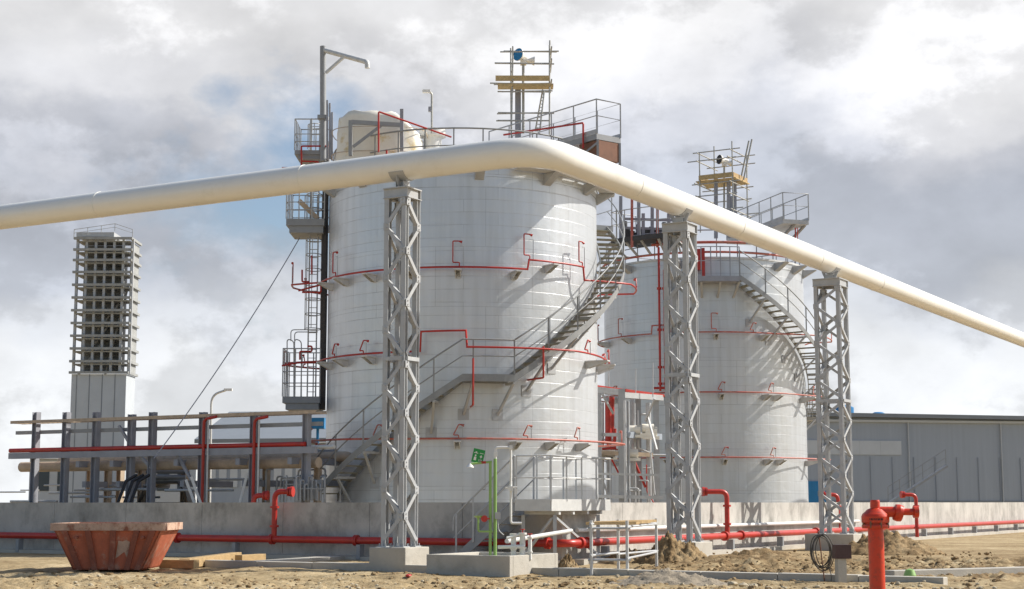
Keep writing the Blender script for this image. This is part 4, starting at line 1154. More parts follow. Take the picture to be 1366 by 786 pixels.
for f in (.1, .32, .56, .78, .93):
    p, q = skc(f, 0, 0), skc(f, 0, .97); mb = MB()
    mb.quadbox([p + Vector((-.06, -.05, 0)), p + Vector((.06, -.05, 0)), p + Vector((.06, -.002, 0)), p + Vector((-.06, -.002, 0)), q + Vector((-.06, -.07, 0)), q + Vector((.06, -.07, 0)), q + Vector((.06, -.002, 0)), q + Vector((-.06, -.002, 0))])
    mb.build('rib', 'ribred', skp)
mb = MB(); cq = skc(.67, 0, .5); ew = Vector((0, -.02, 0)); sl_ = (skc(.67, 0, 1) - skc(.67, 0, 0)).normalized()
for (x0_, x1_, y0_, y1_, y2_, y3_) in ((-.12, -.03, -.20, .2, .18, -.12), (-.03, .05, -.12, .18, .21, -.05), (.05, .14, -.05, .21, .17, -.2)):
    qs = [cq + Vector((x0_, 0, 0)) + sl_ * y0_, cq + Vector((x1_, 0, 0)) + sl_ * y3_, cq + Vector((x1_, 0, 0)) + sl_ * y2_, cq + Vector((x0_, 0, 0)) + sl_ * y1_]
    mb.quadbox([q + ew * .2 for q in qs] + [q + ew * .45 for q in qs])
mb.build('worn_sticker', 'skiprim', skp)
for f in (.2, .86):
    q = skc(f, 0, .8); MB().tube([q, q + Vector((0, -.16, 0))], .035, 10).build('lifting_lug', 'ribred', skp)
# timbers by the skip
for (xa, ya, xb, yb, h, w, lab) in ((216, 757, 262, 757.5, .2, .3, 'short brown timber baulk lying beside the skip'), (246, 757, 316, 747, .22, .25, 'pale timber baulk lying slantwise right of the skip'), (318, 749, 350, 747, .18, .22, 'brown timber offcut in front of the grey wall')):
    a, b = G(xa, ya), G(xb, yb); mb = MB(); d = (b - a).normalized(); mb._bar(a + UP * (h / 2 - .02), b + UP * (h / 2 - .02), d.cross(UP) * w / 2, UP * h / 2)
    tag(mb.build('timber', 'wood', None, (a + b) / 2, bevel=.01), lab, 'timber')
a, b = G(350, 753), G(480, 744); mb = MB(); d = (b - a).normalized(); mb._bar(a + UP * .04, b + UP * .04, d.cross(UP) * .25, UP * .05)
tag(mb.build('concrete_slab', 'concrete', None, (a + b) / 2, bevel=.01), 'thin pale concrete slab lying on the soil left of the near lattice tower', 'slab')

q = G(545, 771); mb = MB(); lump(mb, (q.x, q.y, soil(q.x, q.y) + .02), .085, .35, 3)
tag(mb.build('rag', 'red', None, q), 'small crumpled red rag on the soil below the near lattice tower', 'rag')
q = G(1000, 783); mb = MB()
for i, (px_, py_) in enumerate(((978, 783), (992, 782), (1006, 783.5), (1026, 783))):
    c_ = G(px_, py_); mb = MB(); lump(mb, (c_.x, c_.y, soil(c_.x, c_.y) + .03), .10 - .012 * i, .6, 70 + i)
    tag(mb.build('broken_concrete', 'stone', None, c_), 'pale lump of broken concrete lying by the kerb at the bottom edge', 'concrete lump', 'concrete lumps by the kerb')
# ------------------------------------------------------------------ hydrant
HY = 18.0
hq = P(1168, 700, HY)
hy = thing('fire_hydrant', 'tall orange red fire hydrant post in the right foreground', 'hydrant', (hq.x, hq.y, 0))
hc = Vector((hq.x, hq.y, 0))
def hz(y): return zat(y, HY)
def hw(p): return p / F * HY
MB().lathe(hc, [(hw(16), -.05), (hw(16), .12), (hw(10.4), .14), (hw(10.2), hz(705))], 28).build('barrel', 'hydrant', hy)
mb = MB(); mb.lathe(hc, [(hw(10), hz(705)), (hw(17.5), hz(705)), (hw(18), hz(702)), (hw(17.5), hz(700)), (hw(15.5), hz(699.5)), (hw(15.5), hz(698)), (hw(18), hz(697)), (hw(18.2), hz(689)), (hw(17), hz(686)), (hw(10), hz(679.5)), (hw(6.5), hz(678)), (hw(6.3), hz(669)), (hw(5.6), hz(667)), (0.001, hz(667))], 32)
mb.build('bonnet', 'hydrant', hy)
mb = MB()
for i in range(8):
    th = 2 * PI * i / 8 + .2; p = hc + Vector((math.cos(th), math.sin(th), 0)) * hw(16.5)
    mb.cyl(p + UP * hz(704), p + UP * hz(695), hw(1.8), None, 6)
mb.build('bolt', 'rust', hy)
mb = MB(); zo = hz(683); mb.tube([hc + UP * zo, hc + Vector((hw(28), -.02, zo))], hw(7), 16)
mb.lathe(hc + Vector((hw(24), -.02, zo)), [(hw(7), 0), (hw(10.5), hw(1)), (hw(11.5), hw(6)), (hw(10.5), hw(11)), (hw(6), hw(12))], 20, (1, 0, -.22)); mb.build('outlet', 'hydrant', hy)
mb = MB(); mb.tube([hc + Vector((hw(33), -.02, zo)), hc + Vector((hw(50), -.02, zo))], hw(4.5), 12); mb.lathe(hc + Vector((hw(50), -.02, zo)), [(hw(4), 0), (hw(8), 0), (hw(8), hw(6)), (.001, hw(6))], 18, (1, 0, 0)); mb.build('outlet_cap', 'hydrant', hy)
# raised maker's marks round the bonnet, worn past reading
mb = MB()
for i in range(9):
    th = -PI / 2 - .62 + i * .115; p = hc + Vector((math.cos(th), math.sin(th), 0)) * (hw(18.1)); tg = Vector((-math.sin(th), math.cos(th), 0)); o_ = Vector((math.cos(th), math.sin(th), 0))
    zc = hz(692.6); hh = hw(1.35) * (1 if i % 3 else .8)
    mb._bar(p + UP * (zc - hh), p + UP * (zc + hh), tg * hw(.42), o_ * .004)
    if i % 2: mb._bar(p + tg * hw(.9) + UP * (zc - hh), p + tg * hw(.2) + UP * (zc + hh), tg * hw(.4), o_ * .004)
mb.build('marking', 'black', hy)

# post with dark box, coil of cable
q = G(1122, 777); q.z = 0
pb = thing('marker_post', 'concrete post with a dark rusty box on top, in front of the far right plinth', 'post', q)
mb = MB(); mb.box(q + UP * .24, .17, .15, .56, (1, .25, 0)); mb.build('post', 'concrete', pb)
mb = MB(); c = P(1123, 736, q.y); mb.box(c, .31, .2, .26, (1, .1, 0)); mb.build('box', 'darkbox', pb)
q = G(1100, 776); q.z = 0
co = thing('cable_coil', 'coil of dark cable hanging from a thin stake beside the marker post', 'cable coil', q)
mb = MB(); mb.tube([q, P(1092, 710, q.y)], .012, 6); mb.build('stake', 'rust', co)
mb = MB()
cc = P(1096, 736, q.y - .03)
for k in range(6):
    rx, rz, ox = .19 + random.uniform(-.05, .03), .31 + random.uniform(-.03, .03), random.uniform(-.03, .03)
    sh_ = random.uniform(-.25, .1)
    mb.tube([cc + Vector((ox + rx * math.cos(t) + sh_ * rz * math.sin(t) * .6, -.02 * k + .04 * math.sin(t * 2 + k), rz * math.sin(t) * (1 + .06 * math.sin(3 * t + k)))) for t in [2 * PI * j / 28 for j in range(28)]], .009, 6, True)
mb.tube(bent([cc + Vector((.12, -.05, -.28)), cc + Vector((.16, -.1, -.45)), Vector((q.x + .1, q.y - .12, .0))], .1), .01, 5)
mb.build('cable', 'cable', co)
# green thing at the far right edge by the pit
q = G(1214, 776); mb = MB(); mb.lathe(q + UP * .12, [(.001, .13), (.08, .1), (.12, 0), (.1, -.12)], 14); tag(mb.build('bucket', 'green', None, q), 'bright green plastic tub on the soil right of the hydrant', 'tub')

# ------------------------------------------------------------------ left pipe rack behind the wall
YR = 50.0
rk0 = P(425, 600, 47.6); rk0.z = 0
def rk(px):     # distance along U at which column px is met
    k = (px - PX) / F / 1.0
    return (k * rk0.y - rk0.x) / (U.x - k * U.y)
def rz(y, s, v=0): return zat(y, (rk0 + U * s + V * v).y)
rack = thing('pipe_rack', 'slate grey steel pipe rack with red pipe, left of the near tank', 'pipe rack', rk0)
LR = rk(20)
cols = [410, 340, 272, 205, 177, 130, 90, 50]
for px_ in cols:
    s = rk(px_); p = rk0 + U * s; top = rz(550, s) if px_ != 177 else rz(553, s)
    MB().hbeam(p, p + UP * top, .2, .2, U).build('column', 'slate', rack)
    MB().hbeam(p + V * 2.6, p + V * 2.6 + UP * rz(606, s, 2.6), .2, .2, U).build('column', 'lag', rack)
ht = rz(552, 0) * 1.0
ztop = zat(551, rk0.y); z2_ = zat(565, rk0.y); z3_ = zat(599, rk0.y); z4 = zat(613, rk0.y + 2)
def rbar(z, v, w, h, name, m, s0=0.0, s1=None): 
    mb = MB(); a = rk0 + U * s0 + V * v + UP * z; b = rk0 + U * (LR if s1 is None else s1) + V * v + UP * z
    mb._bar(a, b, V * w / 2, UP * h / 2); return mb.build(name, m, rack)
s_end = rk(430)
mb = MB(); a = rk0 + UP * ztop; x = 0
while x < LR: 
    mb._bar(a + U * x - V * .15, a + U * x + V * .35, U * .03, UP * .02); x += .22
for v in (-.15, .35): mb._bar(a + V * v + UP * .03, a + U * LR + V * v + UP * .03, V * .012, UP * .05)
mb.build('cable_tray', 'lag', rack)
rbar(z2_, .15, .12, .12, 'beam', 'grey'); rbar(z3_ - .03, -.12, .14, .2, 'girder', 'slate'); rbar(z3_ - .06, 2.5, .14, .28, 'girder', 'slate')
MB().tube([rk0 + U * .4 + V * -.12 + UP * (z3_ + .15), rk0 + U * LR + V * -.12 + UP * (z3_ + .15)], .075, 10).build('red_pipe', 'red', rack)
z5 = zat(617, rk0.y + .4)
MB().tube([rk0 + V * .42 + UP * z5 + U * .3, rk0 + U * LR + V * .42 + UP * z5], .17, 14).build('lagged_pipe', 'lag', rack)
MB().tube([rk0 + V * 2.2 + UP * (z4 + .1) + U * .3, rk0 + U * LR + V * 2.2 + UP * (z4 + .1)], .16, 12).build('lagged_pipe', 'lag', rack)
MB().tube([rk0 + V * .8 + UP * (z4 + .35), rk0 + U * LR + V * .8 + UP * (z4 + .35)], .06, 8).build('white_pipe', 'white', rack)
for px_ in (343, 276):
    s = rk(px_); p = rk0 + U * (s - .1) - V * .22
    MB().tube(bent([p + UP * .3, p + UP * rz(560, s), p + UP * rz(557, s) - U * .5], .15), .05, 10).build('red_riser', 'red', rack)
    MB().bar(p - U * .18 + UP * .5, p - U * .18 + UP * rz(556, s), .05, .05).build('conduit', 'galv_light', rack)
for i, px_ in enumerate((391, 322, 240, 155, 110)):
    s = rk(px_); p = rk0 + U * s
    mb = MB(); mb._bar(p - V * .12 + UP * (z3_ - .34), p + V * 2.6 + UP * (z3_ - .34), U * .08, UP * .1); mb._bar(p + V * .2 + UP * (z3_ - 1.0), p + V * 2.6 + UP * (z3_ - 1.0), U * .08, UP * .1)
    mb.build('cross_beam', 'slate', rack)
    MB().hbeam(p + V * 1.3, p + V * 1.3 + UP * (z3_ - .45), .18, .18, U).build('column', 'lag', rack)
for (xa, ya, xb, yb) in ((160, 568, 177, 595), (238, 606, 258, 640), (185, 604, 205, 625)):
    s0, s1_ = rk(xa), rk(xb); a = rk0 + U * s0; b = rk0 + U * s1_
    MB().bar(a + UP * rz(ya, s0), b + UP * rz(yb, s1_), .08, .08).build('diagonal_brace', 'slate', rack)
# slim pipework in the rack
for k in range(16):
    s = random.uniform(.6, LR); v = random.uniform(.1, 2.3); z = random.uniform(1.2, z4 - .3)
    MB().tube([rk0 + U * s + V * v + UP * z, rk0 + U * (s + random.uniform(.8, 2.5)) + V * v + UP * z], random.uniform(.02, .05), 8).build('slim_pipe', 'galv', rack)
for k in range(10):
    s = random.uniform(.4, 3.2); v = random.uniform(.1, 1.8); zq = random.uniform(1.9, 2.6)
    MB().tube(bent([rk0 + U * s + V * v + UP * .4, rk0 + U * s + V * v + UP * zq, rk0 + U * (s + random.uniform(-.6, .6)) + V * v + UP * zq], .1), .03, 8).build('slim_pipe', 'galv', rack)
# pump skid with little stair behind wall, left of tank
mb = MB()
for i in range(7):
    a = P(395 + i * 5.5, 668, 46.9 + .15 * i); mb.tube(bent([a, P(395 + i * 5.5, 636 + (i % 3) * 5, 46.9 + .15 * i), P(400 + i * 5.5, 636 + (i % 3) * 5, 47.3), P(400 + i * 5.5, 668, 47.3)], .08), .03, 8)
mb.box(P(412, 655, 47.6), .5, .3, .5); mb.box(P(398, 659, 47.4), .2, .3, .6); mb.box(P(426, 648, 47.6), .18, .2, .35)
for i in range(5): mb.bar(P(388 + i * 9, 650, 47.2), P(388 + i * 9, 668, 47.2), .03, .03)
mb.bar(P(386, 652, 47.2), P(432, 652, 47.2), .03, .03)
tag(mb.build('pump_skid', 'grey', None, (P(410, 668, 47).x, 47, 0)), 'grey tangle of small pumps and pipes at the left foot of the near tank', 'pumps')
# dark machinery far left
mc = thing('dark_machine', 'dark machine with a rounded hood standing behind the grey wall at far left', 'machine', (P(215, 672, 53).x, 53, 0))
mb = MB()
prof = [(184, 668), (192, 650), (204, 643), (236, 642), (247, 655), (250, 668)]
for (a, b) in zip(prof[:-1], prof[1:]):
    mb.quadbox([P(a[0], a[1] + 3, 52.4), P(b[0], b[1] + 3, 52.4), P(b[0], b[1] + 3, 52.4) + Vector((0, 1.4, 0)), P(a[0], a[1] + 3, 52.4) + Vector((0, 1.4, 0)), P(*a, 52.4), P(*b, 52.4), P(*b, 52.4) + Vector((0, 1.4, 0)), P(*a, 52.4) + Vector((0, 1.4, 0))])
q = P(217, 662, 53.2); mb.box((q.x, 53.2, .75), 1.5, 1.2, 1.5)
mb.build('hood', 'dark', mc)
mb = MB()
for y in (636, 628, 640): mb.tube([P(180, y, 53 + (y % 3) * .2), P(248, y + 1, 53)], .09, 10)
mb.build('hose', 'grey', mc)
mb = MB()
for dx in (0, 9, 17):
    mb.tube([P(150 + dx, 690, 48.6), P(168 + dx, 642, 49), P(182 + dx, 634, 49.4)] , .05, 8)
tag(mb.build('black_hoses', 'black', None, (P(165, 690, 49).x, 49, 0)), 'bundle of black hoses arching up behind the wall at far left', 'hoses')
mb = MB()
for xa, ya, xb, yb in ((248, 640, 262, 672), (255, 636, 270, 672), (330, 632, 318, 672)): mb.bar(P(xa, ya, 49), P(xb, yb + 6, 49), .05, .08)
tag(mb.build('leaning_boards', 'white', None, (P(262, 672, 49).x, 49, 0)), 'pale battens leaning among the rack columns', 'battens')

# guy rope
mb = MB(); a, b = P(400, 317, 52.0), P(205, 612, 47.5)
mb.tube([a.lerp(b, i / 16) - UP * (4 * (i / 16) * (1 - i / 16)) * .25 for i in range(17)], .016, 6)
tag(mb.build('guy_rope', 'slate', None, b), 'thin grey rope slanting down from the left side of the near tank', 'rope')

# ------------------------------------------------------------------ piping frame between the tanks
YF = 57.0
pf = thing('pipe_gantry', 'steel gantry with red and cream pipes standing between the two tanks', 'gantry', (P(840, 668, YF).x, YF, 0))
for px_, y0, w, dy, m in ((798, 517, .2, 0, 'grey'), (829, 519, .24, 0, 'grey'), (851, 526, .2, 1.8, 'grey'), (875, 527, .2, 2.4, 'galv'), (812, 530, .16, 2.4, 'grey'), (843, 528, .14, 2.6, 'galv')):
    q = P(px_, y0, YF + dy); MB().hbeam((q.x, q.y, 0), q, w, w, (0, 1, 0)).build('column', m, pf)
for xa, ya, xb, yb, d0, d1, m, w in ((793, 520, 832, 524, 0, 0, 'galv', .22), (829, 527, 882, 531, 0, 2.4, 'galv', .2), (790, 515, 885, 528, -.2, 2.4, 'red', .1), (800, 580, 838, 580, .1, .1, 'galv', .12), (834, 580, 880, 583, .1, 2.0, 'bluegrey', .22), (795, 632, 880, 634, -.1, -.1, 'galv', .08), (795, 662, 885, 664, -.15, -.15, 'galv', .12), (800, 604, 870, 607, .2, 1, 'lag', .15), (850, 568, 878, 572, .5, .5, 'galv', .08)):
    MB().bar(P(xa, ya, YF + d0), P(xb, yb, YF + d1), w, w).build('beam', m, pf)
for xa, ya, xb, yb in ((803, 525, 818, 552), (873, 532, 861, 562), (876, 600, 864, 556), (868, 604, 873, 660)): MB().bar(P(xa, ya, YF - .13), P(xb, yb, YF + .3), .06, .07).build('brace', 'galv', pf)
mb = MB(); q = P(813, 534, YF + .9)
mb.tube([P(811.5, 536, YF + .9), P(811.5, 590, YF + .9)], .12, 12); mb.tube([P(816, 530, YF + 1), P(816, 578, YF + 1)], .1, 12); mb.tube(bent([P(800, 590, YF + .6), P(820, 590, YF + .6), P(820, 572, YF + .6)], .1), .06, 8); mb.tube(bent([P(803, 600, YF + .5), P(822, 598, YF + .5)], .1), .07, 8)
mb.build('red_pipe', 'red', pf)
for px_, dy in ((838, .3), (846, .9), (865, 1.2), (833.5, -.3), (804, .9)):
    q = P(px_, 560, YF + dy); MB().tube([(q.x, q.y, .2), (q.x, q.y, zat(535, YF))], .05 if px_ != 865 else .1, 10).build('pipe', 'galv', pf)
for xa, y0 in ((846, 574), (864, 572), (843, 605), (806, 602), (812, 603), (868, 576)):
    mb = MB(); q = P(xa, y0, YF + .6); mb.tube([q - Vector((.2, 0, 0)), q + Vector((.22, 0, 0))], .17, 12); mb.box(q - UP * .22, .6, .35, .1); mb.build('lagged_valve', 'tarp', pf)
for k in range(14):
    x0_ = random.uniform(797, 872); y0_ = random.uniform(545, 655); dp = random.uniform(.2, 2.2)
    a = P(x0_, y0_, YF + dp)
    if k % 3 == 0: pts_ = [a, a + Vector((random.uniform(.4, 1.1), .3, 0))]
    elif k % 3 == 1: pts_ = bent([a, a - UP * random.uniform(.5, 1.4), a - UP * random.uniform(1.5, 1.7) + Vector((.4, 0, 0))], .08)
    else: pts_ = bent([a, a + Vector((.35, 0, 0)), a + Vector((.35, .1, -random.uniform(.4, 1.2)))], .08)
    MB().tube(pts_, random.uniform(.02, .05), 8).build('small_pipe', ('galv', 'red', 'galv')[k % 3] if k < 9 else 'galv', pf)
for px_, y0 in ((812, 505), (848, 500), (871, 492)):
    MB().tube([P(px_, 530, YF + 1), P(px_, y0 - 8, YF + 1)], .02, 6).build('rod', 'galv', pf)

# ------------------------------------------------------------------ far buildings
# tall open-clad structure, left
YB = 105.0
tb = thing('cooling_tower', 'tall open sided steel structure with pale horizontal rails at far left', 'industrial tower', (P(140, 672, YB).x, YB, 0))
xL, xRt, xRb = 92, 184, 179
zT, zM = zat(318, YB), zat(498, YB)
WX0, WX1 = P(xL, 500, YB).x, P(171, 500, YB).x; DB = 2.7
mb = MB(); mb.box(((WX0 + WX1) / 2, YB + DB / 2, zM / 2 - .1), WX1 - WX0 - .3, DB - .2, zM + .1); mb.build('base_wall', 'palewall', tb)
for k in range(4):
    x = WX0 + .5 + k * .85; MB().box((x, YB + .095, zM / 2), .05, .03, zM - .1).build('panel_joint', 'roofgrey', tb)
mb = MB(); mb.box(((WX0 + WX1) / 2 - .3, YB + 2.1, (zT + zM) / 2), WX1 - WX0 - 1.2, 1.0, zT - zM - .5); mb.build('dark_backing', 'roofgrey', tb)  # grey box added inside to stand in for the shaded interior
ylist = [318, 333, 347, 363, 380, 397, 414, 431, 448, 465, 482, 497]
for y in ylist:
    z = zat(y, YB); mb = MB()
    mb.box(((WX0 + WX1) / 2, YB, z), WX1 - WX0, .2, .16); mb.box((WX1 - .08, YB + .13 + DB / 2, z), .15, DB, .16); mb.box(((WX0 + WX1) / 2, YB + .95, z - .18), WX1 - WX0 - .4, 1.6, .08); mb.build('rail', 'louvre', tb)
for i, x in enumerate([WX0 + .2 + k * .62 for k in range(int((WX1 - WX0 - .2) / .62) + 1)]):
    MB().bar((x, YB + .3, zM), (x, YB + .3, zT), .16, .2).build('post', 'galv', tb)
mb = MB(); mb.box((WX1 - .2, YB + .3 + DB / 2, (zT + zM) / 2), .06, DB - .5, zT - zM - .3); mb.build('corner_sheet', 'louvre', tb)
for k in range(4):
    x = WX0 + .3 + k * .6; MB().bar((x, YB + 1.2, zM + 1.5 * (k % 3)), (x + 1.4, YB + 1.2, zM + 2 + 1.4 * k), .12, .12).build('brace', 'galv', tb)
mb = MB(); railing(mb, [(WX0, YB, zT + .1), (WX1 - 1.2, YB, zT + .5), (WX1, YB, zT + .1)], .5, 1); mb.box(((WX0 + WX1) / 2 - .6, YB + DB / 2, zT + .3), WX1 - WX0 - 1.4, DB - .4, .3); mb.build('top_deck', 'galv', tb)
# warehouse right
def shed(name, label, x0, y0, Y0, x1, y1, Y1, depth, slope, m, roof, bands, doors, nwin=0, winy=None):
    a = P(x0, y0, Y0); b = P(x1, y1, Y1); ha = a.z
    t = thing(name, label, 'industrial building', ((a.x + b.x) / 2, (a.y + b.y) / 2, 0))
    A, B = Vector((a.x, a.y, 0)), Vector((b.x, b.y, 0)); d = (B - A).normalized(); n_ = UP.cross(d)
    if n_.y < 0: n_ = -n_
    mb = MB(); za, zb = a.z, b.z
    mb.quadbox([A, B, B + n_ * depth, A + n_ * depth, A + UP * za, B + UP * zb, B + n_ * depth + UP * zb, A + n_ * depth + UP * za])
    mb.build('wall', m, t)
    mb = MB(); o = n_ * .5 + d * 0
    mb.quadbox([A - o - d * .3 + UP * (za + .003), B - o + d * .3 + UP * (zb + .003), B + n_ * depth / 2 + d * .3 + UP * (zb + slope), A + n_ * depth / 2 - d * .3 + UP * (za + slope),
                A - o - d * .3 + UP * (za + .25), B - o + d * .3 + UP * (zb + .25), B + n_ * depth / 2 + d * .3 + UP * (zb + slope + .25), A + n_ * depth / 2 - d * .3 + UP * (za + slope + .25)])
    mb.build('roof', roof, t)
    def on(f0, f1, zz0, zz1, name, m, th=.06):
        L = (B - A).length; mb = MB(); p, q = A + d * (f0 * L), A + d * (f1 * L)
        mb._bar(p - n_ * th / 2 + UP * (zz0 + zz1) / 2, q - n_ * th / 2 + UP * (zz0 + zz1) / 2, n_ * (th / 2 + .001), UP * (zz1 - zz0) / 2); return mb.build(name, m, t)
    for args in bands: on(*args)
    return t, on, A, B, d, n_
wz = lambda y: zat(y, 100)
t, on, A, B, d, n_ = shed('warehouse', 'long blue grey warehouse with a pale window band behind the far tank', 1040, 555, 100, 1440, 562, 104, 30, .25, 'bluegrey', 'roofgrey', [], [])
L = (B - A).length
def fx(px): return (px - 1040) / 400
for k in range(5): on(fx(1060 + k * 27.4) + .0002, fx(1060 + (k + 1) * 27.4) - .0002, wz(606), wz(587), 'window', 'palewall')
on(fx(1072), fx(1100), .3, wz(642), 'door', 'blue', .08)
on(0, 1, 0.05, wz(668), 'plinth_band', 'roofgrey', .05)
for k in range(14): on(k / 14 + .004, k / 14 + .0050, wz(640) if 1070 < 1040 + 400 * k / 14 < 1102 else .5, wz(609), 'cladding_joint', 'bluegrey', .06)
on(0, 1, wz(562), wz(559), 'gutter', 'palewall', .2)
for px_ in (1206, 1330): on(fx(px_), fx(px_) + .002, .5, wz(561), 'downpipe', 'palewall', .14)
for (x0, x1, y0, y1, lab) in ((1113, 1139, 541, 556, 'blue roof ventilator nearer the lattice tower'), (1163, 1181, 550, 560, 'low blue roof ventilator on the warehouse right of the tower')):
    a = P((x0 + x1) / 2, y1, 106); mb = MB(); r = (x1 - x0) / 2 / F * 106; h = zat(y0, 106) - a.z
    mb.lathe((a.x, 106, a.z - .8), [(r * .8, 0), (r * .8, .7), (r, .75), (r, .8 + h * .8), (r * .6, .8 + h), (.001, .8 + h)], 20); mb.build('roof_ventilator', 'blue', t)
# exterior stair at the right shed
mb = MB(); a, b = P(1185, 672, 96), P(1262, 622, 96)
mb.bar(a, b, .8, .12); railing(mb, [a, b], 1.0, .8); tag(mb.build('steel_stair', 'grey', None, (a.x, a.y, 0)), 'grey steel stair climbing the front of the warehouse at far right', 'stair')
# sheds left behind the rack
t, on, A, B, d, n_ = shed('workshop', 'low grey workshop with pale window strips behind the pipe rack', 268, 592, 96, 450, 590, 96, 22, 2.3, 'bluegrey', 'roofgrey', [], [])
for k in range(11): on(.06 + k * .08, .06 + k * .08 + .055, zat(650, 96), zat(606, 96), 'window', 'palewall', .08)
on(.0, 1, zat(600, 96), zat(595, 96), 'trim_band', 'palewall', .07)
t, on, A, B, d, n_ = shed('far_building', 'pale low building far behind the dark machine', 40, 612, 120, 262, 610, 120, 20, 1.0, 'palewall', 'roofgrey', [], [])
for k in range(8): on(.05 + k * .12, .05 + k * .12 + .07, zat(655, 120), zat(628, 120), 'window', 'glass', .05)
# blue hopper beside tank, lamp, wires
q = P(424, 565, 62); mb = MB(); mb.box((q.x, 62, q.z), .55, .5, .42); mb.bar((q.x, 62, 0), (q.x, 62, q.z - .21), .1, .1)
tag(mb.build('blue_box', 'blue', None, (q.x, 62, 0)), 'small bright blue box on a post beside the left edge of the near tank', 'box')
lq = P(282, 600, 82)
sl = thing('street_lamp', 'slim grey street lamp with a curved arm behind the pipe rack', 'street lamp', (lq.x, 82, 0))
MB().tube(bent([(lq.x, 82, 0), P(282, 527, 82), P(303, 520, 82)], .5), .06, 8).build('pole', 'galv_light', sl)
mb = MB(); mb.box(P(304.5, 520, 82), .42, .2, .12, (1, 0, 0)); mb.build('lamp_head', 'white', sl)

# ------------------------------------------------------------------ light and sky
SUN_AZ = R_(14); SUN_EL = R_(40)     # azimuth from +X towards +Y
sd = Vector((math.cos(SUN_EL) * math.cos(SUN_AZ), math.cos(SUN_EL) * math.sin(SUN_AZ), math.sin(SUN_EL)))
sun = bpy.data.objects.new('sun', bpy.data.lights.new('sun', 'SUN')); C.objects.link(sun)
sun.data.energy = 4.5; sun.data.angle = R_(.5); sun.data.color = (1, .955, .88)
sun.rotation_euler = sd.to_track_quat('Z', 'Y').to_euler()
sun.location = (20, 20, 60)
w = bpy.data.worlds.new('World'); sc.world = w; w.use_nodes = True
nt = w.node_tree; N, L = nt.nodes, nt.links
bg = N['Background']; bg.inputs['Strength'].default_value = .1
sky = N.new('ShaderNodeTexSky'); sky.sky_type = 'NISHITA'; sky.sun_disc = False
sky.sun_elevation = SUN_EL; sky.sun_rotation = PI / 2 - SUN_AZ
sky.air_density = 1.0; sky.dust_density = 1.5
tc = N.new('ShaderNodeTexCoord'); sp = N.new('ShaderNodeSeparateXYZ'); L.new(tc.outputs['Generated'], sp.inputs[0])
def math_(op, a, b=None, c=None):
    n = N.new('ShaderNodeMath'); n.operation = op
    for i, v in enumerate((a, b, c)):
        if v is None: continue
        if isinstance(v, (int, float)): n.inputs[i].default_value = v
        else: L.new(v, n.inputs[i])
    return n.outputs[0]
zc = math_('MAXIMUM', sp.outputs['Z'], 0.0)
mp0 = N.new('ShaderNodeMapping'); mp0.inputs['Scale'].default_value = (1, 1, 1.5); L.new(tc.outputs['Generated'], mp0.inputs['Vector'])
def cn(scale, detail, rough, off, dist=.0):
    mp = N.new('ShaderNodeMapping'); mp.inputs['Location'].default_value = off; L.new(mp0.outputs[0], mp.inputs['Vector'])
    n = N.new('ShaderNodeTexNoise'); n.inputs['Scale'].default_value = scale; n.inputs['Detail'].default_value = detail; n.inputs['Roughness'].default_value = rough; n.inputs['Distortion'].default_value = dist
    L.new(mp.outputs[0], n.inputs['Vector']); return n.outputs['Fac']
n1 = cn(4.6, 10, .53, (2.3, 1.1, 0)); n2 = cn(10.5, 10, .55, (7.7, 4.2, 3)); n3 = cn(5.5, 9, .56, (1.25, 8.4, 5.3)); n4 = cn(2.2, 4, .5, (3.4, 0.7, 1.3)); n5 = cn(7.0, 14, .60, (4.9, 2.2, 7.1), 0.0)
nn = math_('ADD', math_('MULTIPLY', math_('SUBTRACT', n1, .5), .20), math_('MULTIPLY', math_('SUBTRACT', n2, .5), .075))
h = math_('ADD', zc, nn)
rp = N.new('ShaderNodeValToRGB'); cr = rp.color_ramp; cr.interpolation = 'EASE'
cr.elements[0].position = 0.0; cr.elements[0].color = (6.0, 6.15, 6.3, 1)
cr.elements[1].position = .55; cr.elements[1].color = (6.0, 6.1, 6.2, 1)
for p_, c_ in ((.085, (5.9, 6.05, 6.25)), (.12, (4.9, 5.1, 5.45)), (.15, (3.9, 4.15, 4.65)), (.195, (3.85, 4.1, 4.65)), (.225, (4.6, 4.75, 5.2)), (.25, (5.8, 5.85, 6.1)), (.30, (6.15, 6.15, 6.25)), (.36, (5.8, 5.85, 6.0))):
    e = cr.elements.new(p_); e.color = tuple(c_) + (1,)
L.new(h, rp.inputs['Fac'])
sh = math_('MULTIPLY_ADD', math_('SUBTRACT', n2, .5), .75, math_('MULTIPLY_ADD', math_('SUBTRACT', n3, .5), .5, 1.0))
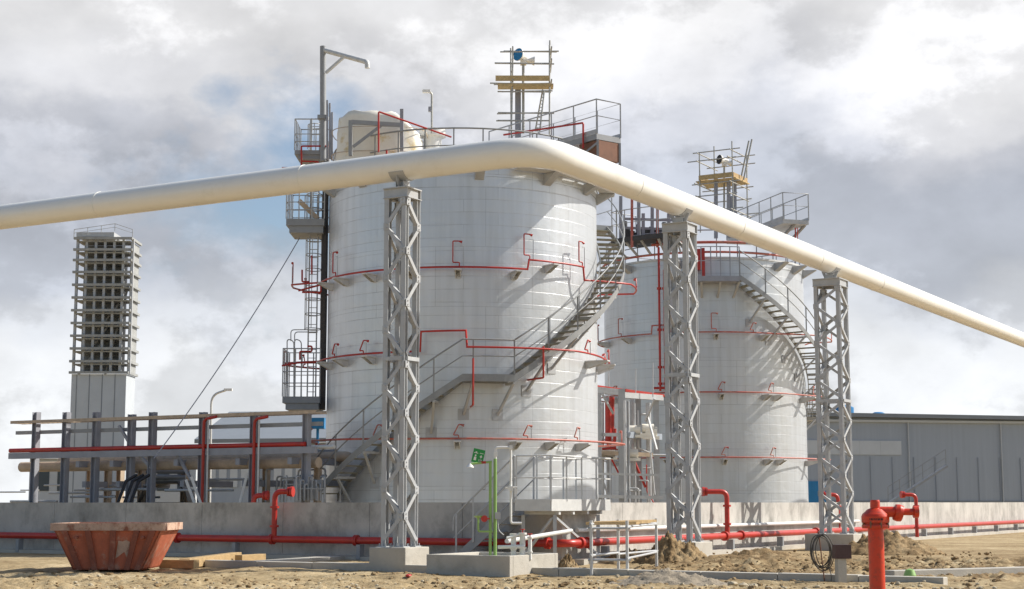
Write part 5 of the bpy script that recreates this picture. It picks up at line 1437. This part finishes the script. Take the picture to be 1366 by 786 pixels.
puf = N.new('ShaderNodeMapRange'); puf.interpolation_type = 'SMOOTHSTEP'; puf.inputs['From Min'].default_value = .475; puf.inputs['From Max'].default_value = .565; puf.inputs['To Min'].default_value = .93; puf.inputs['To Max'].default_value = 1.17
L.new(n5, puf.inputs['Value'])
sh = math_('MULTIPLY', sh, puf.outputs[0])
mulc = N.new('ShaderNodeMix'); mulc.data_type = 'RGBA'; mulc.blend_type = 'MULTIPLY'; mulc.inputs[0].default_value = 1
cs2 = N.new('ShaderNodeCombineColor'); [L.new(sh, cs2.inputs[i]) for i in range(3)]
L.new(rp.outputs['Color'], mulc.inputs[6]); L.new(cs2.outputs[0], mulc.inputs[7])
# cloud cover: nearly closed near the horizon, thinned overhead to lower the ambient fill
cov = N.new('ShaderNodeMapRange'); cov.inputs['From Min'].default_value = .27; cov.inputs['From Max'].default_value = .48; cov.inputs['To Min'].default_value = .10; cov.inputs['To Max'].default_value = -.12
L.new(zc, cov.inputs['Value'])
# unseen clouds behind the camera thinned to cut the ambient fill
rear_thin = N.new('ShaderNodeMapRange'); rear_thin.inputs['From Min'].default_value = .55; rear_thin.inputs['From Max'].default_value = -.15; rear_thin.inputs['To Min'].default_value = 0; rear_thin.inputs['To Max'].default_value = -.26
L.new(sp.outputs['Y'], rear_thin.inputs['Value'])
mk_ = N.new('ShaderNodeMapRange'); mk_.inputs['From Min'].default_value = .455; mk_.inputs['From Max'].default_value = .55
L.new(math_('ADD', math_('ADD', math_('MULTIPLY', n3, .6), math_('MULTIPLY', n4, .4)), math_('ADD', cov.outputs[0], rear_thin.outputs[0])), mk_.inputs['Value'])
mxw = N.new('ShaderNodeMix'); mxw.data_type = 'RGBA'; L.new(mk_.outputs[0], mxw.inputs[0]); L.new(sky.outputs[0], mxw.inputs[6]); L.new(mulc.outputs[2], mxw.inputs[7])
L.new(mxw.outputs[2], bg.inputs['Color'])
vs = sc.view_settings
vs.view_transform = 'Standard'; vs.look = 'None'; vs.exposure = .40; vs.gamma = 1; vs.use_curve_mapping = False
sc.cycles.max_bounces = 6
